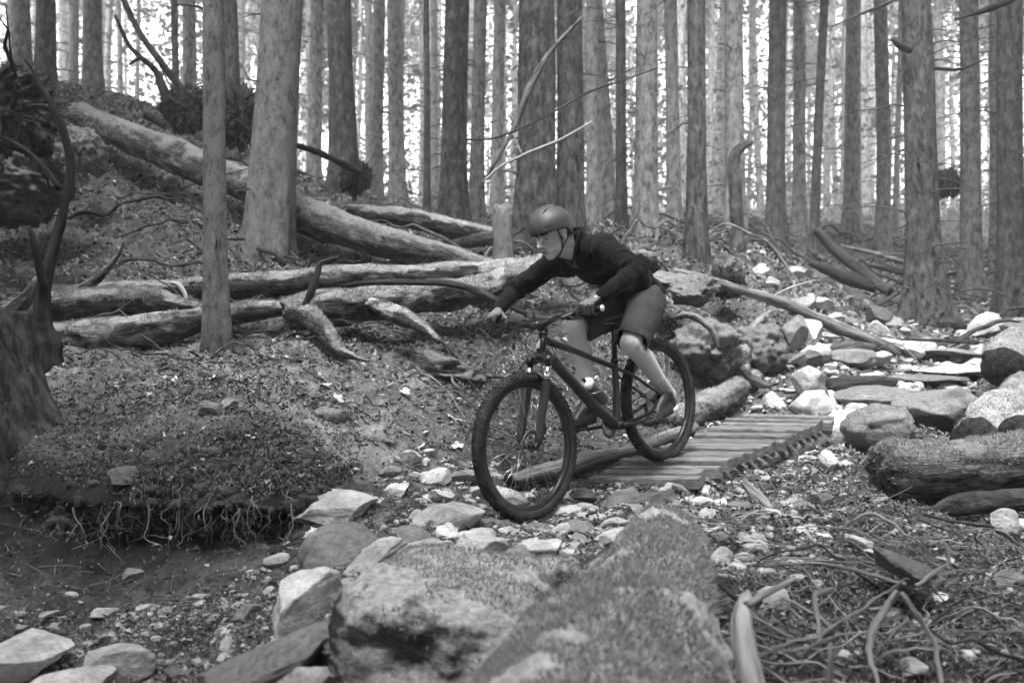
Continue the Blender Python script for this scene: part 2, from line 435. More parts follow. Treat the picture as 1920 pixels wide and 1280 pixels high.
def build_ground():
    az = np.concatenate([np.linspace(-math.pi, -.62, 60, endpoint=False), np.linspace(-.62, .62, 760), np.linspace(.62, math.pi, 60)[1:]])
    r = np.concatenate([[.05, .5, 1.0], np.exp(np.linspace(np.log(1.4), np.log(8.5), 330)), np.exp(np.linspace(np.log(8.5), np.log(110), 130))[1:], [150, 250]])
    r = np.unique(np.concatenate([r, np.linspace(3.7, 4.5, 110)]))
    A, R = np.meshgrid(az, r)
    X, Y = R * np.sin(A), R * np.cos(A); Z = height(X, Y)
    # lean the lip of the bank out over the hollow beneath it
    a0 = _az(110); a1 = _az(660)
    w = np.clip(1 - np.abs((A - (a0 + a1) / 2) / ((a1 - a0) / 2 + .06)), 0, 1); w = np.clip(w * 2.2, 0, 1) * (.78 + .55 * fbm(np.stack([A * 9, A * 0, A * 0], -1), 2, 15))
    D = Y
    up = np.clip((Z - .17) / .10, 0, 1) * np.clip(1.6 - (Z - .2) / .3, 0, 1) * np.clip(1 - (D - 4.15) / 1.0, 0, 1) * np.clip((D - 3.85) / .12, 0, 1)
    hol = np.exp(-((Z - .08) / .10) ** 2) * np.clip(1 - np.abs(D - 4.1) / .45, 0, 1)
    lean = w * (up * (.36 + .2 * fbm(np.stack([X * 3, Z * 3, X * 0], -1), 3, 5)) - .34 * hol)
    X = X - np.sin(A) * lean; Y = Y - np.cos(A) * lean
    lump = w * np.clip(1 - np.abs(Z - .35) / .35, 0, 1) * np.clip(1 - np.abs(D - 4.15) / .5, 0, 1)
    nz = fbm(np.stack([X * 4.5, Z * 6, Y * 0 + 3], -1), 4, 61) * .16 * lump
    nz = nz + fbm(np.stack([X * 14, Z * 18, Y * 2], -1), 4, 63) * .07 * lump
    X = X - np.sin(A) * nz; Y = Y - np.cos(A) * nz
    n, k = X.shape
    i = np.arange(n - 1)[:, None] * k + np.arange(k - 1)[None]
    F = np.stack([i, i + k, i + k + 1, i + 1], -1).reshape(-1, 4)
    V = np.stack([X, Y, Z], -1).reshape(-1, 3)
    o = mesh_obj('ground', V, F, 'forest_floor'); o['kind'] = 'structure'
    dt = dist_poly(V[:, 0], V[:, 1], TRAIL)
    nn = fbm(V * 1.8, 4, 31)
    tr = np.clip(1.15 - dt / np.interp(V[:, 1], [4, 7, 12], [.55, .95, 1.3]) + nn * .9, 0, 1)
    gul = np.clip(1.2 - np.abs(V[:, 1] - 3.0) / .6, 0, 1) * np.clip((-V[:, 0] + .1) / .4, 0, 1) * (.45 + nn * .8)
    tr = np.clip(np.maximum(tr, gul), 0, 1) * (V[:, 1] > 0)
    vp = 960 + FPX * V[:, 0] / np.maximum(V[:, 1], .1)
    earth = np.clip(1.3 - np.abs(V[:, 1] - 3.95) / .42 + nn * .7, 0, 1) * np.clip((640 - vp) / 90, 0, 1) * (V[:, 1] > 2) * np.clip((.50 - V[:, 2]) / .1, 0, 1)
    earth = np.maximum(earth, .5 * np.clip(fbm(V * 2.3, 4, 77) * 2.2, 0, 1) * (dt < 3.2))
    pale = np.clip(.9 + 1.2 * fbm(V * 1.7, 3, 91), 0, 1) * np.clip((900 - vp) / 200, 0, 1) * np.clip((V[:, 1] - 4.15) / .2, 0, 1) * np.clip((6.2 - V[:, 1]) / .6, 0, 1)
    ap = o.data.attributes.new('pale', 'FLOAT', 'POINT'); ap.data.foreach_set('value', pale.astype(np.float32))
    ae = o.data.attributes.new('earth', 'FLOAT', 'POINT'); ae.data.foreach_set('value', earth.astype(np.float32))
    at = o.data.attributes.new('trail', 'FLOAT', 'POINT'); at.data.foreach_set('value', tr.astype(np.float32))
    return V, tr
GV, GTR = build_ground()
# ------------------------------------------------------------------ haze of the damp forest air
def build_haze():
    m = bpy.data.materials.new('haze'); m.use_nodes = True; nt = m.node_tree
    for n in list(nt.nodes): nt.nodes.remove(n)
    out = nt.nodes.new('ShaderNodeOutputMaterial'); v = nt.nodes.new('ShaderNodeVolumePrincipled')
    v.inputs['Color'].default_value = g(.92); v.inputs['Density'].default_value = .0034; v.inputs['Anisotropy'].default_value = .25
    nt.links.new(v.outputs[0], out.inputs['Volume'])
    zb = float(GV[:, 2].min()) - 1; zt = 48.0; R = 262.0
    V = [(sx * R, sy * R, z) for z in (zb, zt) for sx, sy in ((-1, -1), (1, -1), (1, 1), (-1, 1))]
    F = [(3, 2, 1, 0), (4, 5, 6, 7), (0, 1, 5, 4), (1, 2, 6, 5), (2, 3, 7, 6), (3, 0, 4, 7)]
    o = mesh_obj('haze', V, F, None, smooth=False); o.data.materials.append(m); o['kind'] = 'stuff'; o['label'] = 'thin pale haze hanging between the forest trunks'
build_haze()
# ------------------------------------------------------------------ trees
plain('needles', .075, .8, spec=.15); plain('twig', .06, .9, spec=.1); plain('twig_pale', .24, .85, spec=.1)
def needles_mat():
    m, nt, b = new_mat('foliage')
    b.inputs['Base Color'].default_value = g(.09); b.inputs['Roughness'].default_value = .7
    tr = nt.nodes.new('ShaderNodeBsdfTranslucent'); tr.inputs[0].default_value = g(.16)
    mx = nt.nodes.new('ShaderNodeMixShader'); mx.inputs[0].default_value = .4
    out = nt.nodes['Material Output']
    nt.links.new(b.outputs[0], mx.inputs[1]); nt.links.new(tr.outputs[0], mx.inputs[2]); nt.links.new(mx.outputs[0], out.inputs[0])
needles_mat()
def trunk_path(base, top, r0, r1, n=26, wob=.03, seed=0, flare=.6, fl_h=.5):
    b = np.array(base); t = np.array(top); s = np.linspace(0, 1, n) ** 1.3; L = np.linalg.norm(t - b)
    c = b + (t - b) * s[:, None]
    q = np.stack([s * 4 + seed, s * 0 + seed * 1.7, s * 0], -1)
    c[:, 0] += wob * L * .12 * fbm(q, 2, seed); c[:, 1] += wob * L * .12 * fbm(q + 9, 2, seed)
    c[0, :2] = b[:2]
    r = r0 + (r1 - r0) * s; r = r * (1 + flare * np.exp(-s * L / (fl_h * (1 + r0))))
    return np.column_stack([c, r])
def branches_geo(h0, h1, r_at, n, length, seed, droop=.25, sub=True, thick=.012, geo=None, centre=lambda z: (0, 0)):
    rr = np.random.default_rng(seed); G = geo or Geo()
    for _ in range(n):
        z = rr.uniform(h0, h1); a = rr.uniform(0, 2 * np.pi); L = length * rr.uniform(.35, 1.2)
        cx, cy = centre(z); d = np.array([np.cos(a), np.sin(a), 0]); s = np.linspace(0, 1, 5)
        up = rr.uniform(-.15, .45)
        c = np.array([cx, cy, z]) + d * (r_at(z) * .5 + s[:, None] * L)
        c[:, 2] += s * L * up - s * s * L * droop + rr.normal(size=5) * .02 * L
        c[:, 0] += rr.normal(size=5) * .03 * L
        G.add(*tube(np.column_stack([c, thick * (1 - .8 * s) * rr.uniform(.6, 1.3)]), 4, cap=False))
        if sub:
            for _k in range(rr.integers(1, 4)):
                j = rr.integers(1, 4); e = c[j] + (d + rr.normal(size=3) * .7) * L * .3
                G.add(*tube(np.array([[*c[j], thick * .4], [*e, thick * .12]]), 3, cap=False))
    return G
def crown_data(name, h0, h1, rad, n, leaf, seed):
    """drooping conifer sprays: many narrow leaf-sized blades along limbs"""
    rr = np.random.default_rng(seed); P_, D_ = [], []
    nb = n // 26
    for _ in range(nb):
        z = h0 + (h1 - h0) * rr.uniform(0, 1) ** .9; a = rr.uniform(0, 2 * np.pi)
        R = rad * (1 - .85 * (z - h0) / (h1 - h0)) * rr.uniform(.45, 1.15)
        d = np.array([np.cos(a), np.sin(a), 0.]); m = 26
        s = rr.uniform(.12, 1, m)
        side = np.array([-d[1], d[0], 0])
        p = np.array([0, 0, z]) + d * R * s[:, None] + side * (rr.normal(size=m) * .2 * R * s)[:, None]
        p[:, 2] += -.35 * R * s * s + rr.normal(size=m) * .09 * R
        P_.append(p); D_.append(d * .8 + side * rr.normal(size=m)[:, None] * .8 + np.array([0, 0, -.35]) + rr.normal(size=(m, 3)) * .3)
    p = np.vstack(P_); d = np.vstack(D_); d /= np.linalg.norm(d, axis=1)[:, None]
    s = np.cross(d, rr.normal(size=d.shape)); s /= np.linalg.norm(s, axis=1)[:, None]
    L = leaf * rr.uniform(.5, 1.5, len(p))[:, None]; w = L * .28
    V = np.stack([p, p + d * L * .5 + s * w, p + d * L, p + d * L * .5 - s * w], 1).reshape(-1, 3)
    return mesh_data(name, V, np.arange(len(V)).reshape(-1, 4), 'foliage', smooth=False)
CROWNS = [crown_data('crown', 11 + 3 * k, 24 + 3 * k, 2.6 + .3 * k, 3600, .42, 100 + k) for k in range(3)]
LOWTW = [branches_geo(1.2, 12, lambda z: .12, 46, 1.3, 200 + k, thick=.018).data('dead_branches', 'twig') for k in range(4)]

def add_tree(name, label, base, top, r0, r1, mat='bark_mid', seed=0, segs=22, amp=.05, flare=.6, crown=True, dead=14, dlen=.7, group=None, cat='tree', wob=.03, zmin=.3, fl_h=.5):
    base = np.array(base, float); base[2] = min(base[2], H(base[0], base[1]) ) - .12
    root = empty(name, base); set_props(root, label, cat, group)
    pth = trunk_path((0, 0, 0), np.array(top) - base, r0, r1, 44, wob, seed, flare, fl_h)
    V, F, T = tube(pth, segs, amp, 3.0 / max(r0, .08) * .35, seed, stretch=.3)
    # root flare lobes
    hgt = V[:, 2]; c = np.stack([np.interp(hgt, pth[:, 2], pth[:, k]) for k in (0, 1)], 1)
    dv = V[:, :2] - c; ang = np.arctan2(dv[:, 1], dv[:, 0])
    k = np.exp(-np.clip(hgt, 0, None) / (.30 + r0)) * .38 * np.sin(ang * 5 + seed)
    V[:, :2] += dv * k[:, None]
    mesh_obj('trunk', V, F, mat, root, tc=T)
    top_r = np.array(top) - base
    if dead:
        ctr = lambda z: (np.interp(z, pth[:, 2], pth[:, 0]), np.interp(z, pth[:, 2], pth[:, 1]))
        G = branches_geo(zmin, 7.0, lambda z: r0, dead, dlen, seed + 50, thick=.009 + r0 * .02, centre=ctr)
        b = G.obj('dead_branches', 'twig', root); b['kind'] = 'stuff'
    if crown:
        c = link('crown', CROWNS[seed % 3], root); c.location = (top_r[0] * .75, top_r[1] * .75, 0); c.rotation_euler[2] = seed
    return root
def photo_tree(label, x_top, x_base, y_base, d, wpx, mat, hgt=22, taper=.55, name='conifer_tree', **k):
    """trunk seen at x_top at the photo's upper edge and x_base at its foot, wpx thick, d metres away"""
    b = P(x_base, y_base, d); ztop = CAMZ + .4 * d
    slope = ((x_top - x_base) / FPX * d) / max(ztop - b[2], .5)
    t = b + np.array([slope * hgt, 0, hgt]); r = wpx / 2 / FPX * d
    return add_tree(name, label, b, t, r, r * taper, mat, **k)

TREES = [  # label, x_top, x_base, y_base, d, w, mat
 ('slender mottled tree standing in front of the mossy logs at left', 404, 408, 655, 5.75, 41, 'bark_mottled', dict(seed=3, flare=.35, dead=26, dlen=.25, amp=.04)),
 ('thick mottled grey tree behind the leaning fallen log', 528, 492, 500, 8.0, 80, 'bark_mottled', dict(seed=5, flare=.35, dead=26, dlen=.35, amp=.04)),
 ('dark thin trunk just left of the thick mottled tree', 434, 440, 225, 12.5, 30, 'bark_dark', dict(seed=6)),
 ('straight dark trunk behind the small upturned stump', 638, 650, 372, 13.5, 48, 'bark_dark', dict(seed=7)),
 ('very dark trunk with a shaggy sleeve of dead twigs', 856, 850, 425, 12.0, 48, 'bark_dark', dict(seed=8, dead=60, dlen=.4)),
 ('thin grey trunk right of the shaggy dark trunk', 900, 897, 430, 14, 26, 'bark_mid', dict(seed=9)),
 ('broad rough trunk left of the pair behind the rider helmet', 1000, 998, 455, 9.8, 72, 'bark_dark', dict(seed=10, flare=.25)),
 ('broad rough trunk right of the pair behind the rider helmet', 1066, 1075, 455, 10.2, 50, 'bark_dark', dict(seed=11, flare=.25)),
 ('knotty grey trunk rising behind the rider back', 1212, 1210, 470, 11.5, 42, 'bark_mid', dict(seed=12, dead=30, dlen=.5)),
 ('dark narrow trunk beside the knotty grey trunk', 1161, 1163, 460, 13, 20, 'bark_dark', dict(seed=13)),
 ('dark straight trunk rooted behind the small pale hill right of the rider', 1306, 1306, 500, 9.6, 35, 'bark_dark', dict(seed=14, dead=24)),
 ('pale grey trunk between two dark ones right of the rider', 1378, 1376, 470, 13, 36, 'bark_mid', dict(seed=15)),
 ('dark trunk above the dark diagonal windfall', 1463, 1458, 440, 14, 34, 'bark_dark', dict(seed=16, dead=26)),
 ('thin leaning dark trunk left of the two crossing deadfalls', 1541, 1524, 430, 14.5, 17, 'bark_dark', dict(seed=17, dead=24, dlen=1.0)),
 ('big dark tree with flared roots at the right end of the trail', 1716, 1742, 560, 11.0, 58, 'bark_dark', dict(seed=18, flare=.9, dead=40, dlen=.8, fl_h=.45)),
 ('mid grey trunk right of the big flared tree', 1822, 1824, 540, 13.5, 36, 'bark_mid', dict(seed=19, dead=24)),
 ('dark heavy trunk at the right edge of the picture', 1900, 1905, 560, 12, 46, 'bark_dark', dict(seed=20, dead=26, dlen=1.0)),
 ('dusky trunk at the upper left corner', 86, 88, 190, 15, 34, 'bark_dark', dict(seed=21)),
 ('grey trunk at the far upper left edge', 38, 40, 170, 17, 32, 'bark_mid', dict(seed=22)),
 ('pale trunk above the left hillside', 176, 178, 215, 18, 34, 'bark_mid', dict(seed=23)),
 ('thin dark upright trunk behind the upturned roots', 325, 331, 215, 12.5, 12, 'bark_dark', dict(seed=24, dead=14)),
 ('slim dark trunk in the pale gap left of the shaggy trunk', 802, 800, 420, 16, 12, 'bark_dark', dict(seed=25)),
 ('grey trunk standing left of the big flared tree', 1652, 1660, 450, 17, 26, 'bark_mid', dict(seed=26)),
 ('slim trunk between the flared tree and the knot of roots', 1603, 1600, 440, 19, 30, 'bark_far', dict(seed=27)),
 ('grey trunk behind the thin leaning dark trunk', 1500, 1498, 430, 17, 24, 'bark_far', dict(seed=28)),
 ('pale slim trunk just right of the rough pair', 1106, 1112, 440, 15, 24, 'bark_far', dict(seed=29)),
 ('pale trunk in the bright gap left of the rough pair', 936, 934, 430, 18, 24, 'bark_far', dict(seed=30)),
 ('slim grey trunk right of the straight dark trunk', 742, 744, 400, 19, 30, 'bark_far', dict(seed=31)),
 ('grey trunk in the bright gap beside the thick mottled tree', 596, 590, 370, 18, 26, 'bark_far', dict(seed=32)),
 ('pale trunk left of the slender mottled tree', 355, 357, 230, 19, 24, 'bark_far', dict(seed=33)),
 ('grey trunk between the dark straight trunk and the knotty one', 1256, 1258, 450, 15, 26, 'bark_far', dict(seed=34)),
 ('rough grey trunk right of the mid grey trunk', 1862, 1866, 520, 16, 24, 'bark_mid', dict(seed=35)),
]
for lab, xt, xb, yb, d, w, mt, kw in TREES: photo_tree(lab, xt, xb, yb, d, w, mt, **kw)

# the far forest: slender trunks one behind another
NEAR = [('slender mottled tree', 404), ('thick mottled tree', 505), ('straight dark trunk', 645), ('shaggy dark trunk', 853), ('rough trunk pair', 1035), ('knotty grey trunk', 1211),
        ('dark trunk right of the rider', 1306), ('pale trunk between dark ones', 1377), ('trunk above the dark windfall', 1460), ('thin leaning trunk', 1532), ('big flared tree', 1730), ('mid grey trunk at right', 1823),
        ('heavy trunk at the right edge', 1902), ('upper left dusky trunk', 87), ('pale trunk above the hillside', 177), ('thin trunk behind the upturned roots', 328), ('pale slim trunk in the middle gap', 743), ('trunk beside the flared tree', 1656)]
FARTR = []
for k in range(6):
    V, F, T = tube(trunk_path((0, 0, 0), (.25 * math.sin(k * 2), .2 * math.cos(k), 24), .125, .06, 22, .05, 300 + k, .35), 10, .05, 4, k, stretch=.3)
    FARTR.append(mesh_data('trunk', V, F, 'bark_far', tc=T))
def far_forest():
    r = np.random.default_rng(42); placed = []; k = 0; tries = 0
    while k < 268 and tries < 9000:
        tries += 1
        d = 17 + 62 * r.uniform() ** .85; px = r.uniform(-240, 2160)
        if d < 24 and r.uniform() < .55: continue
        if (650 < px < 960 or 60 < px < 330) and d > 22 and r.uniform() < .3: continue
        x = (px - 960) / FPX * d
        if any((x - a) ** 2 + (d - b) ** 2 < 1.3 for a, b in placed): continue
        if any(abs(px - (t[1] + t[2]) / 2) < 12 and d < t[4] + 6 for t in TREES): continue
        placed.append((x, d)); z = H(x, d) - .2
        root = empty('slender_conifer', (x, d, z)); root.rotation_euler = (r.normal() * .012, r.normal() * .016, r.uniform(0, 6.28))
        s = r.uniform(.6, 1.45)
        near = d < 30
        nm, nx = min(NEAR, key=lambda q: abs(q[1] - px)); side = 'left' if px < nx else 'right'
        far = 'far off' if d > 55 else ('far' if d > 38 else ('distant' if not near else 'middle distance'))
        lab = ('thick' if s > 1.15 else ('slim' if s > .85 else 'very thin')) + ' %s trunk just %s of the %s' % (far, side, nm)
        set_props(root, lab, 'tree', 'middle distance conifers' if near else 'distant conifers')
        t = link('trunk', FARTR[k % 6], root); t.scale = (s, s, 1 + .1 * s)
        if r.uniform() < .8:
            b = link('dead_branches', LOWTW[k % 4], root); b['kind'] = 'stuff'; b.rotation_euler[2] = k
        if r.uniform() < .55: k += 1; continue
        c = link('crown', CROWNS[k % 3], root); c.rotation_euler[2] = k * 1.7; c.scale = (1, 1, r.uniform(.85, 1.1))
        if r.uniform() < .12: c.location = (0, 0, r.uniform(-5, -2))
        k += 1
far_forest()
def far_understorey():
    """hanging sprays and brush between the far trunks, too small to count"""
    r = np.random.default_rng(5); m = 1900; Vs = []
    for _ in range(m):
        d = r.uniform(26, 100); x = r.uniform(-.72, .72) * d; g0 = 1 + .15 * d
        z = g0 + r.uniform(0, 1) ** 1.4 * (4 + .24 * d); n = 44; R = r.uniform(.7, 1.9)
        p = np.array([x, d, z]) + r.normal(size=(n, 3)) * np.array([R, R, R * .35])
        dd = r.normal(size=(n, 3)) * np.array([1, 1, .5]) + np.array([0, 0, -.3]); dd /= np.linalg.norm(dd, axis=1)[:, None]
        s = np.cross(dd, r.normal(size=(n, 3))); s /= np.linalg.norm(s, axis=1)[:, None]
        L = (.10 + .0035 * d) * r.uniform(.5, 1.5, n)[:, None]; w = L * .35
        Vs.append(np.stack([p, p + dd * L * .5 + s * w, p + dd * L, p + dd * L * .5 - s * w], 1).reshape(-1, 3))
    V = np.vstack(Vs); o = mesh_obj('forest_brush', V, np.arange(len(V)).reshape(-1, 4), 'foliage', smooth=False)
    stuffed(o, 'grey haze of fine boughs and brush between the distant trunks', 'brush')
far_understorey()

def light_blocking_forest():
    """rest of the forest, out of view, added dense to close off the low light"""
    r = np.random.default_rng(77); G = Geo(); Vs = []
    for i in range(138):
        a = r.uniform(.72, 2 * math.pi - .72); d = r.uniform(7, 32); x, y = math.sin(a) * d, math.cos(a) * d
        z = H(x, y) - .3; rad = r.uniform(.12, .35)
        G.add(*tube(np.array([[x, y, z, rad], [x + r.normal() * .2, y, z + 12, rad * .8], [x + r.normal() * .4, y, z + 24, rad * .4]]), 8, cap=False))
        n = 420; R = r.uniform(1.6, 3.2); h0 = r.uniform(2.5, 8)
        zz = h0 + (24 - h0) * r.uniform(0, 1, n) ** .8; rr_ = R * (1 - .7 * (zz - h0) / (24 - h0)) * np.sqrt(r.uniform(size=n)); th = r.uniform(0, 6.28, n)
        p = np.stack([x + rr_ * np.cos(th), y + rr_ * np.sin(th), z + zz - rr_ * .3], 1)
        dd = np.stack([np.cos(th), np.sin(th), -.4 + 0 * th], 1) + r.normal(size=(n, 3)) * .4; dd /= np.linalg.norm(dd, axis=1)[:, None]
        s = np.cross(dd, r.normal(size=(n, 3))); s /= np.linalg.norm(s, axis=1)[:, None]
        L = r.uniform(.5, 1.2, n)[:, None]; w = L * .3
        Vs.append(np.stack([p, p + dd * L * .5 + s * w, p + dd * L, p + dd * L * .5 - s * w], 1).reshape(-1, 3))
    o = G.obj('unseen_forest_trunks', 'bark_far'); stuffed(o, 'unseen trunks added beside and behind the trail to block low light', 'forest')
    V = np.vstack(Vs); o = mesh_obj('unseen_forest_crowns', V, np.arange(len(V)).reshape(-1, 4), 'foliage', smooth=False); stuffed(o, 'unseen boughs added beside and behind the trail to block low light', 'forest')
light_blocking_forest()
# ------------------------------------------------------------------ fallen logs, stumps, roots
plain('moss_blades', .25, .9, spec=.1)
def add_log(name, label, rows, mat='log_moss', cat='log', seed=1, amp=.09, freq=9, moss=0, group=None, parent=None, segs=40, ragged=.25, step=.035, lift=0, endmat=None, squash=1.0, kink=0):
    q = [list(P(a, b, d)) + [r / FPX * d] for a, b, d, r in rows]
    q = np.array(q); q[:, 2] += lift
    L = np.linalg.norm(np.diff(q[:, :3], axis=0), axis=1).sum()
    pth = catmull(q, max(8, int(L / step)))
    # uneven line and girth
    s = np.linspace(0, L, len(pth)); rm = pth[:, 3].mean(); k = np.stack([s * min(2.1, .22 / rm) + seed, s * 0 + seed, s * 0], -1)
    for a in range(3): pth[:, a] += rm * .22 * fbm(k + a * 5, 2, seed + a)
    pth[:, 3] *= 1 + .14 * fbm(k * 2 + 40, 2, seed)
    if kink:
        for a in range(3): pth[:, a] += kink * fbm(k * 9 + a * 7, 3, seed + 20 + a)
    for a in range(3): pth[:, a] += rm * .05 * fbm(k * 2.6 + a * 3, 2, seed + a)
    V, F, T = tube(pth, segs, amp * 1.25, freq if rm > .05 else 25, seed, stretch=.45, ragged=ragged, squash=squash)
    n3 = fbm(V * 26, 3, seed + 3); V = V + vnormals(V, F) * (n3 * min(rm * .16, .012))[:, None]
    o = mesh_obj(name, V, F, mat, parent, tc=T)
    if endmat:
        o.data.materials.append(MATS[endmat])
        n = len(o.data.polygons); idx = np.zeros(n, np.int32)
        for p_ in o.data.polygons:
            if len(p_.vertices) == 3: idx[p_.index] = 1
        o.data.polygons.foreach_set('material_index', idx)
    if parent is None: set_props(o, label, cat, group)
    if moss:
        N = vnormals(V, F)
        A, FF = tufts(V, N, int(moss * 2.2), .016 + .03 * min(rm, .2), .0024, seed, .3, .25, F)
        t = mesh_obj('moss', A, FF, 'moss_blades', o, smooth=False); t['kind'] = 'stuff'
    return o
add_log('fallen_log', 'big straight fallen log slanting down the hillside behind the two mottled trees',
        [(150,215,10.0,24),(185,232,9.8,25),(280,268,9.4,31),(376,311,9.1,31),(470,350,8.8,30),(560,394,8.5,33),(700,448,8.1,31),(800,474,7.9,25),(925,502,7.6,11)], 'log_half_moss', seed=11, amp=.06, freq=5, moss=5000, lift=.0)
add_log('fallen_log', 'long pale mossy log lying level from the left edge toward the rider arms',
        [(-90,566,6.9,26),(60,560,6.9,26),(200,553,6.8,22),(320,545,6.8,20),(450,538,6.8,24),(600,525,6.9,24),(760,518,7.1,22),(900,512,7.2,22),(1000,498,7.4,20),(1080,485,7.6,14)], 'log_moss', seed=12, amp=.08, moss=14000)
add_log('fallen_log', 'short arched mossy log with a dark side before the level log at left',
        [(40,600,6.2,30),(110,577,6.2,28),(200,566,6.2,26),(290,566,6.2,24),(350,576,6.15,14),(392,586,6.1,4)], 'log_moss', seed=13, amp=.13, moss=8000)
add_log('fallen_log', 'dark mossy log resting on the bank below the arched log at left',
        [(60,655,5.95,34),(160,640,5.9,36),(250,630,5.85,33),(330,612,5.9,27),(420,592,6.0,21),(500,580,6.1,18),(600,568,6.2,14)], 'log_moss', seed=14, amp=.13, moss=8000)
l5 = add_log('fallen_log', 'thick lumpy mossy log with a root fork reaching down toward the bank',
        [(535,590,5.9,24),(600,578,5.95,34),(680,570,6.1,36),(760,566,6.2,32),(860,548,6.5,28),(950,525,6.9,22),(1040,500,7.2,14)], 'log_moss', seed=15, amp=.15, moss=11000)
add_log('root', None, [(560,585,5.95,20),(590,600,5.8,22),(612,628,5.7,18),(632,655,5.6,11),(660,668,5.55,6),(690,676,5.5,2)], 'log_moss', seed=16, parent=l5, amp=.12, moss=1800)
add_log('root', None, [(700,572,6.0,18),(735,585,5.85,17),(768,600,5.75,15),(798,616,5.65,11),(822,640,5.55,5)], 'log_moss', seed=17, parent=l5, amp=.12, moss=1500)
add_log('dead_branch', 'long bare dark branch lying along the mossy logs left of the rider', [(640,537,5.85,3),(700,530,5.85,6),(780,530,5.8,6),(850,534,5.8,6),(905,552,5.7,6),(985,588,5.5,5)], 'wood_dark', 'branch', seed=20, segs=12, step=.02)
add_log('dead_branch', 'broken dark branch sticking up from the lumpy mossy log with a hooked tip', [(567,590,5.85,10),(580,555,5.85,8),(595,515,5.85,6),(603,492,5.85,5),(634,482,5.85,3)], 'wood_dark', 'branch', seed=21, segs=12, step=.02)
add_log('dead_branch', 'mossy branch stub slanting up from the level log near the left', [(120,560,6.5,9),(160,540,6.4,9),(195,512,6.4,8),(222,478,6.4,4),(232,450,6.4,2)], 'log_half_moss', 'branch', seed=22, segs=16, step=.02)
add_log('dead_branch', 'curled pale twig hooked over the level log', [(318,530,6.4,3),(333,532,6.4,4),(345,548,6.35,4),(350,566,6.3,3)], 'wood_pale', 'branch', seed=23, segs=10, step=.015)
# crooked dark sapling
sp = add_log('crooked_sapling', 'crooked dark dead sapling curving up at the left in front of the mossy logs',
        [(92,700,5.25,34),(88,650,5.25,27),(82,600,5.25,17),(84,540,5.25,13),(100,470,5.25,11),(118,400,5.25,9),(130,320,5.25,8),(122,260,5.25,8),(98,200,5.25,6),(70,150,5.25,4),(48,112,5.25,3)], 'wood_dark', 'tree', seed=24, segs=16, step=.02, amp=.12)
add_log('branch', None, [(84,545,5.2,9),(72,500,5.15,7),(62,450,5.1,6),(52,425,5.1,4)], 'wood_dark', seed=25, parent=sp, segs=10)
add_log('branch', None, [(112,355,5.2,6),(80,310,5.2,4),(40,275,5.2,3),(0,255,5.2,2)], 'wood_dark', seed=26, parent=sp, segs=10)
# heavy dark stump at the left edge
def edge_stump():
    b = P(-62, 960, 4.5); t = P(-66, 585, 4.5); n = 70; s_ = np.linspace(0, 1, n)
    rr_ = np.interp(s_, [0, .25, .5, .75, 1], [.62, .52, .43, .345, .29])
    pth = np.column_stack([b + (t - b) * s_[:, None], rr_]); V, F, T = tube(pth, 110, .05, 7, 5, stretch=.3, ragged=.12)
    c = b + (t - b) * np.clip((V[:, 2] - b[2]) / (t[2] - b[2]), 0, 1)[:, None]; dv = V - c; dv[:, 2] = 0
    a = np.arctan2(dv[:, 1], dv[:, 0]); k = .10 * np.sin(a * 6 + 1) * np.clip(1 - (V[:, 2] - b[2]) / .9, .15, 1) + .05 * fbm(np.stack([np.cos(a) * 4, np.sin(a) * 4, V[:, 2] * 2], -1), 4, 9)
    V = V + dv * k[:, None]; o = mesh_obj('tree_stump', V, F, 'bark_dark', tc=T); set_props(o, 'dark spreading stump cut off by the left edge at the top of the bank', 'stump')
edge_stump()
add_log('fallen_log', 'pale log leaning at the left edge under the crooked sapling', [(-60,640,5.9,22),(0,600,5.9,20),(50,555,5.9,15),(70,520,5.9,9)], 'log_half_moss', seed=28, amp=.1)
# rotten logs high on the left
def rootwad(name, label, px, py, d, rpx, seed, n=26, mat='wood_dark', flat=.45, cat='roots', face=(0, -1, .1), hair=60):
    """disc of earth and roots torn up with a fallen tree"""
    c = P(px, py, d); R = rpx / FPX * d; V, F = rockshape(seed, 5, 0, .5)
    V = V * np.array([R, R * flat, R]) * (1 + .5 * fbm(V / R * 2.2 + seed, 4, seed)[:, None] + .2 * fbm(V / R * 7 + seed, 3, seed)[:, None])
    G = Geo(); G.add(V + c, F); r = np.random.default_rng(seed)
    for _ in range(n * 3):
        a = r.uniform(0, 2 * np.pi); dd = np.array([np.cos(a), r.normal() * .5 - .3, np.sin(a)]); s = np.linspace(0, 1, 7)[:, None]
        L = R * r.uniform(.5, 1.3); side = r.normal(size=3)
        p = c + dd * R * .6 + dd * L * s + side * L * .35 * s * s + r.normal(size=(7, 3)) * R * .06
        G.add(*tube(np.column_stack([p, R * (.012 + .07 * r.uniform() ** 2.5) * (1 - .85 * s[:, 0])]), 6, cap=False))
    o = G.obj(name, mat); set_props(o, label, cat); return o
rootwad('upturned_roots', 'dark mass of upturned roots at the top left edge', 5, 205, 6.4, 84, 31, 30)
rootwad('upturned_roots', 'tall dark upturned root plate just left of the thick mottled tree', 452, 222, 9.9, 46, 32, 20)
rootwad('upturned_roots', 'small dark upturned root tangle between the thin dark upright trunk and the slender mottled tree', 345, 205, 10.6, 36, 33, 26)
rootwad('upturned_roots', 'little dark upturned stump in front of the straight dark trunk', 668, 332, 9.8, 26, 34, 22)
rootwad('upturned_roots', 'dark clod of roots at the upper end of the thin slanting pole at right', 1362, 528, 8.0, 26, 35, 18)
rootwad('upturned_roots', 'small black root clump high among the far trunks at right', 1778, 345, 14, 24, 36, 18)
def poles(items):
    for lab, rows, mt in items: add_log('dead_branch', lab, rows, mt, 'branch', seed=int(rows[0][0]) % 97, segs=10, step=.05, ragged=0)
